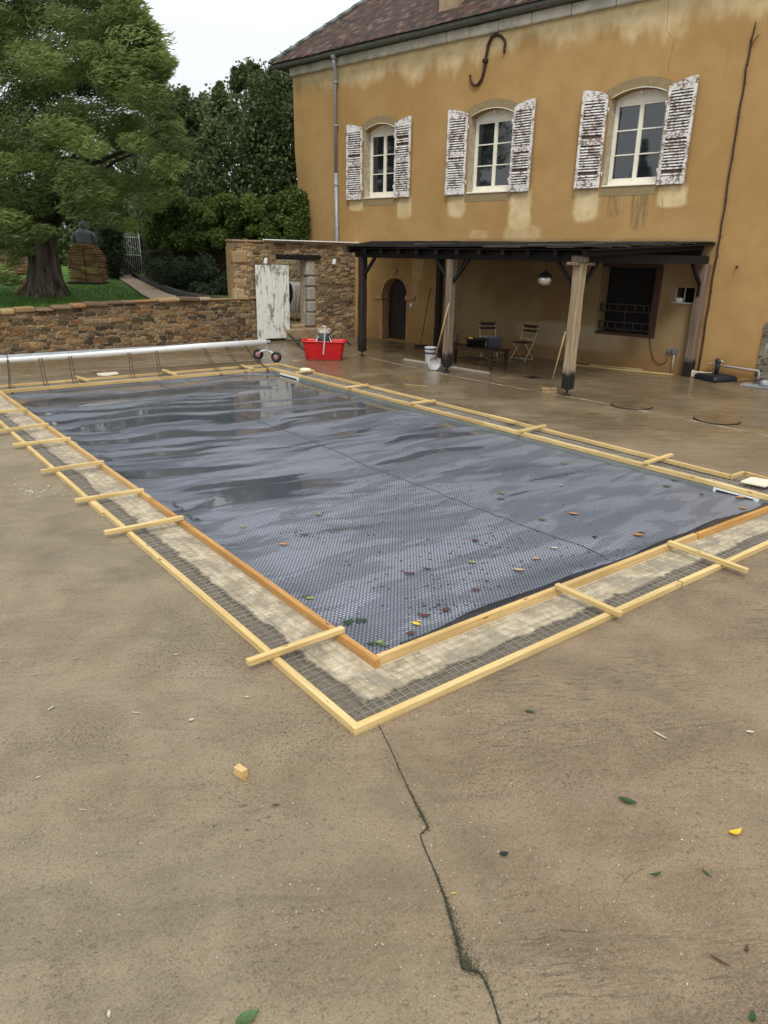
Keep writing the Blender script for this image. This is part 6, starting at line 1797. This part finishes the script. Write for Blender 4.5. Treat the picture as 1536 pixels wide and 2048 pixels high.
for x, y, r in edge: p = ptF(x, y, random.uniform(18.6, 20.5)); cA.append((p.x, p.y, p.z, r))
leaves_mesh('crown', cA, 330, .18, .16, M_leaf_big, tree, WIND, .58, 3, 0, .5, shadeamp=.6)
limbs(tb_, random.Random(3).sample([c for c in cA if c[2] < 7], 16), .42, tree, hsplit=1.9, flare=1.75)

# tall dark trees behind
tC = ptF(505, 470, 32); tree2 = empty('dark_tree', (tC.x, tC.y, 1.4), label='tall dense dark tree rising behind the ivy hedge beside the house', cat='tree')
polyB = [(415, 245), (432, 205), (470, 168), (500, 150), (530, 162), (555, 165), (580, 150), (640, 140), (720, 150), (720, 480), (380, 480), (385, 330)]
cB = crown(polyB, 29.5, 34, 200, .5, 1.0, 8)
R_ = random.Random(12)
for x, y in ((434, 190), (442, 180), (472, 152), (500, 140), (488, 146), (540, 152), (556, 160), (582, 142), (515, 146), (575, 150), (428, 215), (418, 250)):
    for k in range(3): p = ptF(x + R_.uniform(-3, 3), y - 10 + k * 12, 30.5); cB.append((p.x, p.y, p.z, .12 + .08 * k))
leaves_mesh('crown', cB, 330, .15, .55, M_leaf_dark, tree2, seed=6, up=.3, flat=1.1)
limbs(Vector((tC.x, tC.y, 1.35)), R_.sample(cB, 20), .22, tree2, hsplit=2.2, flare=1.3)
tD = ptF(372, 470, 33); tree3 = empty('slender_tree', (tD.x, tD.y, 1.4), label='lighter tree with upright leafy sprigs between the big tree and the dark one', cat='tree')
polyD = [(300, 210), (335, 196), (352, 200), (372, 215), (388, 230), (405, 262), (425, 275), (425, 470), (290, 470)]
cD = crown(polyD, 31, 34.5, 95, .5, .9, 18)
for x, y in ((340, 190), (366, 182), (346, 200), (390, 206), (409, 196), (412, 222), (372, 206), (356, 192), (404, 238)):
    for k in range(4): p = ptF(x + R_.uniform(-3, 3), y + k * 11, 31.5); cD.append((p.x, p.y, p.z, .14 + .07 * k))
leaves_mesh('crown', cD, 300, .15, .6, M_leaf_dark, tree3, seed=9, up=.4, flat=1.15)
limbs(Vector((tD.x, tD.y, 1.35)), R_.sample(cD, 14), .18, tree3, hsplit=2.0, flare=1.3)
# more trees further back closing the garden
for k, (x, F, w_, h_, lab) in enumerate(((-250, 44, 4.5, 9, 'background tree seen through the far left of the big crown'), (-60, 42, 4.2, 8, 'background tree behind the reddish garden wall'), (95, 43, 4.2, 7, 'background tree straight behind the ribbed trunk'), (235, 42, 4.0, 6.5, 'background tree shading the dark gap beside the gate'), (330, 45, 4.0, 6.5, 'background tree behind the slender tree'))):
    p = ptF(x, 520, F); e = empty('background_tree', (p.x, p.y, 1.5), label=lab, cat='tree', group='trees closing off the far garden')
    R2 = random.Random(50 + k); cl_ = []
    while len(cl_) < 60:
        u_ = R2.uniform(-1, 1); v_ = R2.uniform(-1, 1); z_ = R2.uniform(0, 1)
        if u_ * u_ + v_ * v_ < 1 - .5 * z_: cl_.append((p.x + u_ * w_, p.y + v_ * w_, 1.4 + z_ * h_, R2.uniform(.8, 1.4)))
    leaves_mesh('crown', cl_, 260, .26, .6, M_leaf_dark, e, seed=60 + k)
    limbs(Vector((p.x, p.y, 1.4)), R2.sample(cl_, 6), .2, e, hsplit=2.0, flare=1.2)
# ivy hedge on top of the dark wall
hd = empty('ivy_hedge', (hw0.x + 2, hw0.y - 2, 2.6), label='yellow-green ivy hedge growing along the top of the dark garden wall', cat='hedge')
cH = []; R_ = random.Random(31)
for k in range(250):
    x = R_.uniform(300, 640); ytop = 398 + 6 * math.sin(x * .05) + (8 if x < 380 else 0) - 12 * max(0, (x - 540) / 60)
    y = ytop + (492 - ytop) * R_.random(); p = ptF(x, y, R_.uniform(26.0, 27.4) - (x - 450) * .004); cH.append((p.x, p.y, p.z, R_.uniform(.16, .36)))
for k in range(26):
    x = R_.uniform(580, 606); y = R_.uniform(380, 480); p = ptF(x, y, 24.5); cH.append((p.x, p.y, p.z, .25))
leaves_mesh('foliage', cH, 330, .095, .75, M_leaf_ivy, hd, seed=14, flat=.9)
b = MB(); 
for k in range(14):
    s = k / 13; a = hw0.lerp(hw1, s); b.tube([(a.x, a.y - .1, 1.6), (a.x + R_.uniform(-.3, .3), a.y + .1, 2.6), (a.x + R_.uniform(-.5, .5), a.y + .5, 3.9)], [.05, .04, .02], 6)
wbuild(b, 'stem', M_bark, hd)
# shrubs in the soil bed before the wall
GS = 'shrubs in the bed along the garden path'
for k, (x, y, F, r, n, lab) in enumerate(((318, 530, 27.3, .55, 9, 'dark shrub right beside the open gate'), (352, 545, 26, .6, 10, 'shrub in the middle of the bed, in front of the stone wall'), (395, 548, 25, .62, 10, 'broad shrub left of the one touching the shed'), (440, 566, 24, .5, 9, 'low bright shrub touching the left corner of the shed'), (405, 575, 24.4, .35, 6, 'lowest shrub spilling toward the path kerb'))):
    p = ptF(x, y, F); e = empty('shrub', (p.x, p.y, garden_z(p.x, p.y)), label=lab, cat='shrub', group=GS)
    R2 = random.Random(80 + k); cl_ = [(p.x + R2.gauss(0, r * .55), p.y + R2.gauss(0, r * .55), max(1.15, p.z + R2.uniform(-.55, .35) * r * 1.2), r * R2.uniform(.4, .7)) for _ in range(n)]
    leaves_mesh('foliage', cl_, 420, .10, .5, M_leaf_shrub, e, seed=90 + k, flat=1)
    b = MB()
    for c in cl_[:5]: b.tube([(p.x, p.y, 1.0), c[:3]], [.03, .012], 5)
    wbuild(b, 'stem', M_bark, e)
# dark clipped hedge left of the gate
cK = []
for kk in range(60):
    x = R_.uniform(206, 232); y = R_.uniform(455, 548); p = ptF(x, y, R_.uniform(29.5, 31)); cK.append((p.x, p.y, p.z, R_.uniform(.25, .45)))
p = ptF(230, 545, 30); e = empty('dark_bush', (p.x, p.y, 1.4), label='tall very dark bush filling the gap left of the garden gate', cat='bush')
leaves_mesh('foliage', cK, 260, .11, .6, M_leaf_shrub, e, seed=33, flat=1)
b = MB(); b.tube([(p.x, p.y, 1.2), (p.x, p.y + .1, 3.0)], [.08, .03], 6); wbuild(b, 'stem', M_bark, e)

# ------------------------------------------------------------------ single fallen leaves and bits
def leaf(px, py, L, W, rot, color, label, z=None, curl=.25, stem=True, name='fallen_leaf', cat='leaf', group=None):
    on_cover = z is None
    p = at(px, py, CZ + .02 if on_cover else z)
    if on_cover: p.z = coverz(p.x, p.y) + .006
    b = MB(); n = 6
    for i in range(n + 1):
        t = i / n; x = (t - .5) * L; hw_ = W / 2 * math.sin(math.pi * t ** .85) ** .8 if 0 < t < 1 else .0006
        zz = curl * L * .5 * (2 * t - 1) ** 2
        b.v += [(x, -hw_, zz + hw_ * .5), (x, 0, zz * .6), (x, hw_, zz + hw_ * .35)]
    b.c = [None] * len(b.v)
    for i in range(n):
        for k in range(2): b.f.append((i * 3 + k, i * 3 + k + 3, i * 3 + k + 4, i * 3 + k + 1)); b.sm.append(True)
    if stem: b.tube([(-L * .5, 0, curl * L * .3), (-L * .62, .0, curl * L * .5), (-L * .78, L * .04, curl * L * .3)], L * .012, 4)
    o = b.build(name, M_f[color], None, label=label, cat=cat, group=group)
    o.location = (p.x, p.y, p.z + .002); o.rotation_euler = (0, 0, math.radians(rot) - YAW)
    return o
G0 = .003
leaf(1255, 1604, 0.083, 0.039, -25, 'darkgreen', 'dark green leaf alone on the right foreground concrete', G0)
leaf(1470, 1667, 0.075, 0.030, 20, 'yellow', 'bright yellow leaf at the right of the foreground concrete', G0, .5)
leaf(1008, 1710, 0.039, 0.030, 15, 'black', 'small blackish leaf on the concrete right of the crack', G0, .5)
leaf(1312, 1750, 0.054, 0.015, 15, 'darkgreen', 'narrow green leaf below the dark green leaf', G0, .4)
leaf(1413, 1748, 0.051, 0.012, -62, 'darkgreen', 'thin green leaf standing steeply, near the yellow leaf', G0)
leaf(495, 2038, 0.083, 0.045, 35, 'green', 'large fresh green leaf cut by the bottom edge of the photo', G0, .3)
leaf(907, 1787, 0.024, 0.006, 5, 'yellow', 'tiny yellow leaf beside the crack', G0, .1, False)
leaf(102, 1417, 0.051, 0.013, 70, 'pale', 'pale slender leaf on the left concrete', G0, .1, False)
leaf(272, 1426, 0.054, 0.009, -10, 'pale', 'thin pale leaf lying flat left of the white flake', G0, .1, False)
leaf(69, 1350, 0.053, 0.007, 15, 'tan', 'thin straw-coloured leaf near the left edge', G0, .1, False)
leaf(77, 1555, 0.027, 0.011, 35, 'pale', 'small pale leaf at the left edge of the foreground', G0, .1, False)
leaf(218, 2029, 0.030, 0.011, -70, 'pale', 'small pale leaf near the bottom left', G0, .1, False)
leaf(166, 1620, 0.039, 0.005, -5, 'pale', 'pale needle-like leaf left of the wooden block', G0, .1, False)
leaf(645, 1824, 0.027, 0.007, -40, 'tan', 'curved tan seed pod in the middle foreground', G0, .4, False)
leaf(552, 1611, 0.036, 0.012, 0, 'brown', 'brown leaf scrap right below the wooden block', G0, .3, False)
leaf(1060, 1424, 0.060, 0.024, -20, 'darkgreen', 'flat green leaf stain beyond the front outer board', G0, .05, False)
leaf(1320, 1471, 0.090, 0.015, -50, 'pale', 'white sliver of wood on the right concrete', G0, .05, False, 'wood_sliver', 'sliver')
leaf(1500, 1465, 0.045, 0.024, 0, 'pale', 'pale crumpled flake at the right edge', G0, .2, False, 'flake', 'flake')
leaf(1440, 1923, 0.075, 0.012, -40, 'brown', 'long brown leaf scrap at the lower right', G0, .1, False)
leaf(1493, 1900, 0.033, 0.015, 60, 'brown', 'curled reddish leaf scrap at the lower right edge', G0, .6, False)
leaf(1505, 2035, 0.045, 0.021, 60, 'darkgreen', 'dark green leaf tip at the bottom right corner', G0, .2, False)
leaf(383, 1441, 0.033, 0.024, 30, 'pale', 'white torn flake on the left concrete', G0, .3, False, 'flake', 'flake')
leaf(494, 1395, 0.030, 0.015, 5, 'pale', 'small whitish chip near the outer left board', G0, .3, False, 'flake', 'flake')
leaf(352, 1310, 0.030, 0.015, 20, 'pale', 'small whitish pebble on the left concrete', G0, .5, False, 'pebble', 'pebble')
leaf(151, 1318, 0.033, 0.015, 10, 'tan', 'small tan stone on the left concrete', G0, .5, False, 'pebble', 'pebble')
leaf(812, 758, 0.150, 0.075, 10, 'yellow', 'yellow leaf on the wet floor before the long grey plank', G0, .3)
leaf(1170, 765, 0.075, 0.045, 10, 'tan', 'small pale leaf on the wet floor by the corner post', G0, .3)
# on the cover
leaf(638, 1029, 0.065, 0.041, 10, 'lime', 'lime leaf near the middle of the cover'); leaf(1129, 926, 0.091, 0.034, 5, 'lime', 'yellow-green leaf nearest the house side of the cover')
leaf(771, 938, 0.065, 0.027, 5, 'lime', 'small lime leaf beside the seam at the middle of the cover')
leaf(1122, 971, 0.065, 0.041, 20, 'tan', 'small cream leaf upper right on the cover')
leaf(1004, 986, 0.091, 0.041, 10, 'lime', 'upper of two lime leaves at the right half of the cover'); leaf(1002, 997, 0.091, 0.047, 15, 'green', 'lower of two lime leaves at the right half of the cover')
leaf(1147, 1030, 0.111, 0.054, -10, 'orange', 'orange leaf right of the seam on the cover'); leaf(1085, 1042, 0.091, 0.041, -5, 'green', 'green leaf just left of the orange leaf on the cover')
leaf(1277, 1073, 0.104, 0.054, 5, 'orange', 'half orange leaf near the front edge of the cover'); leaf(1283, 1069, 0.078, 0.054, 20, 'darkgreen', 'dark green leaf lying under the half orange leaf')
leaf(1334, 974, 0.104, 0.054, 5, 'green', 'green leaf by the skimmer end of the cover'); leaf(1349, 961, 0.065, 0.041, 5, 'brown', 'brown leaf under the liner near the skimmer')
leaf(1404, 990, 0.065, 0.041, 20, 'brown', 'small brown leaf left of the skimmer mouth'); leaf(1480, 998, 0.117, 0.068, 10, 'orange', 'reddish orange leaf in the right corner of the cover')
leaf(1486, 1021, 0.078, 0.054, -10, 'orange', 'orange-brown leaf on the hem in the right corner'); leaf(1071, 1117, 0.065, 0.047, 40, 'orange', 'peach-coloured round leaf near the front of the cover')
leaf(1038, 1140, 0.104, 0.047, 0, 'tan', 'tan leaf below the peach-coloured leaf'); leaf(945, 1127, 0.091, 0.041, 0, 'lime', 'lime leaf left of the peach-coloured leaf')
leaf(1108, 1098, 0.078, 0.034, -10, 'pale', 'pale leaf near the lower end of the seam'); leaf(951, 1083, 0.065, 0.054, 0, 'brown', 'dark red leaf left of the seam end')
leaf(953, 1180, 0.078, 0.041, -10, 'brown', 'dark red leaf near the front hem, right one'); leaf(1042, 1190, 0.065, 0.041, 20, 'brown', 'dark red leaf touching the front hem')
leaf(855, 1140, 0.065, 0.027, 0, 'brown', 'small dark scrap in the lower middle of the cover'); leaf(818, 1150, 0.091, 0.041, 10, 'brown', 'dark red scrap left of the lower middle of the cover')
leaf(833, 1252, 0.072, 0.041, -25, 'yellow', 'bright yellow leaf near the near corner of the cover'); leaf(838, 1246, 0.039, 0.035, 0, 'tan', 'pale round petal above the bright yellow leaf')
leaf(850, 1234, 0.091, 0.047, 10, 'brown', 'dark red wet leaf right of the yellow leaf'); leaf(893, 1222, 0.078, 0.054, 30, 'brown', 'dark red leaf on the front hem beyond the yellow leaf')
leaf(822, 1272, 0.065, 0.047, 20, 'brown', 'dark red leaf at the hem in the near corner'); leaf(759, 1292, 0.065, 0.041, 60, 'lime', 'upright lime leaf in the near corner of the cover')
leaf(745, 1298, 0.078, 0.034, 10, 'darkgreen', 'dark green leaf in the near corner of the cover'); leaf(768, 1300, 0.078, 0.027, -10, 'green', 'green leaf beside the upright lime leaf')
leaf(620, 1205, 0.078, 0.041, 10, 'lime', 'lime leaf against the orange board'); leaf(612, 1202, 0.065, 0.027, 30, 'darkgreen', 'small dark leaf against the orange board')
leaf(610, 1068, 0.104, 0.027, 10, 'brown', 'long dark scrap on the middle of the cover'); leaf(567, 1089, 0.091, 0.041, 0, 'orange', 'brownish wet patch leaf left of the middle of the cover')
leaf(486, 1054, 0.065, 0.027, 0, 'lime', 'faint lime leaf at the left part of the cover'); leaf(1190, 1077, 0.065, 0.027, 20, 'black', 'black leaf fragment near the front hem'); leaf(1372, 1000, 0.026, 0.024, 0, 'pale', 'single white petal at the right part of the cover', None, .1, False)
for nm, pts, cname, lab in (('weed_clump', [(203, 912), (210, 918), (216, 916), (222, 921), (214, 924)], 'darkgreen', 'clump of wet weeds on the cover beside the fourth batten'), ('weed_clump', [(690, 1251), (700, 1248), (714, 1246), (727, 1245), (695, 1255)], 'darkgreen', 'trail of wet weeds beside the batten nearest the camera'), ('weed_clump', [(355, 1016), (349, 1012), (362, 1020)], 'brown', 'small brown weed clump by the orange board'), ('weed_clump', [(378, 1036), (384, 1040), (390, 1043), (397, 1044)], 'darkgreen', 'green weed clump by the knotted batten')):
    b = MB(); p0 = at(*pts[0], CZ + .02)
    for x, y in pts:
        for k in range(9):
            p = at(x + random.gauss(0, 3), y + random.gauss(0, 1.5), CZ + .02); zz = coverz(p.x, p.y) + random.uniform(.003, .02); L = random.uniform(.02, .05); a = random.uniform(0, 6.28)
            dx, dy = math.cos(a) * L / 2, math.sin(a) * L / 2; sx, sy = -dy * .35, dx * .35
            b.add([(p.x - dx, p.y - dy, zz), (p.x + sx, p.y + sy, zz + .006), (p.x + dx, p.y + dy, zz + random.uniform(-.0, .012)), (p.x - sx, p.y - sy, zz + .004)], [(0, 1, 2, 3)])
    b.build(nm, M_f[cname], None, loc=(p0.x, p0.y, CZ), label=lab, cat='weeds')
# dark scraps scattered over the cover
b = MB()
for k in range(650):
    if random.random() < .35: cx, cy, sx, sy = random.choice(((1030, 945, 22, 6), (960, 915, 14, 3), (620, 1068, 40, 5), (880, 1215, 30, 8), (1010, 1070, 40, 12), (1230, 1110, 30, 8), (930, 1110, 60, 20)))
    else: cx, cy, sx, sy = random.uniform(650, 1350), random.uniform(930, 1230), 30, 15
    p = at(random.gauss(cx, sx), random.gauss(cy, sy), CZ + .02)
    if not (UI0 + .05 < p.x < UI1 - .05 and VI0 + .05 < p.y < VI1 - .1): continue
    zz = coverz(p.x, p.y) + .003; L = random.uniform(.010, .042); a = random.gauss(-YAW, .7); dx, dy = math.cos(a) * L / 2, math.sin(a) * L / 2; sx_, sy_ = -dy * .3, dx * .3
    b.add([(p.x - dx, p.y - dy, zz), (p.x + sx_, p.y + sy_, zz + .004), (p.x + dx, p.y + dy, zz), (p.x - sx_, p.y - sy_, zz + .002)], [(0, 1, 2, 3)])
b.build('leaf_litter', M_f['black'], None, kind='stuff')
# conifers beyond the left of the frame: the upper windows mirror them
for k, (u_, v_, h_, lab) in enumerate(((-23.5, 20.6, 10.5, 'pointed dark conifer mirrored in the right upper window'), (-21.5, 24.0, 9.0, 'lower dark conifer mirrored beside the pointed one in the right upper window'), (-26, 27.5, 9.5, 'dark conifer mirrored at the foot of the middle upper window'))):
    e = empty('conifer', (u_, v_, 0), label=lab, cat='conifer'); R2 = random.Random(120 + k); cl_ = []
    for i in range(70):
        t = R2.random() ** .8; a = R2.uniform(0, 6.28); r = 2.2 * (1 - t) * R2.uniform(.3, 1); cl_.append((u_ + r * math.cos(a), v_ + r * math.sin(a), .8 + t * (h_ - 1), .25 + .5 * (1 - t)))
    leaves_mesh('crown', cl_, 120, .3, .4, M_leaf_dark, e, seed=130 + k)
    b = MB(); b.tube([(u_, v_, -.1), (u_, v_, h_ * .8)], [.25, .05], 8); wbuild(b, 'trunk', M_bark, e)
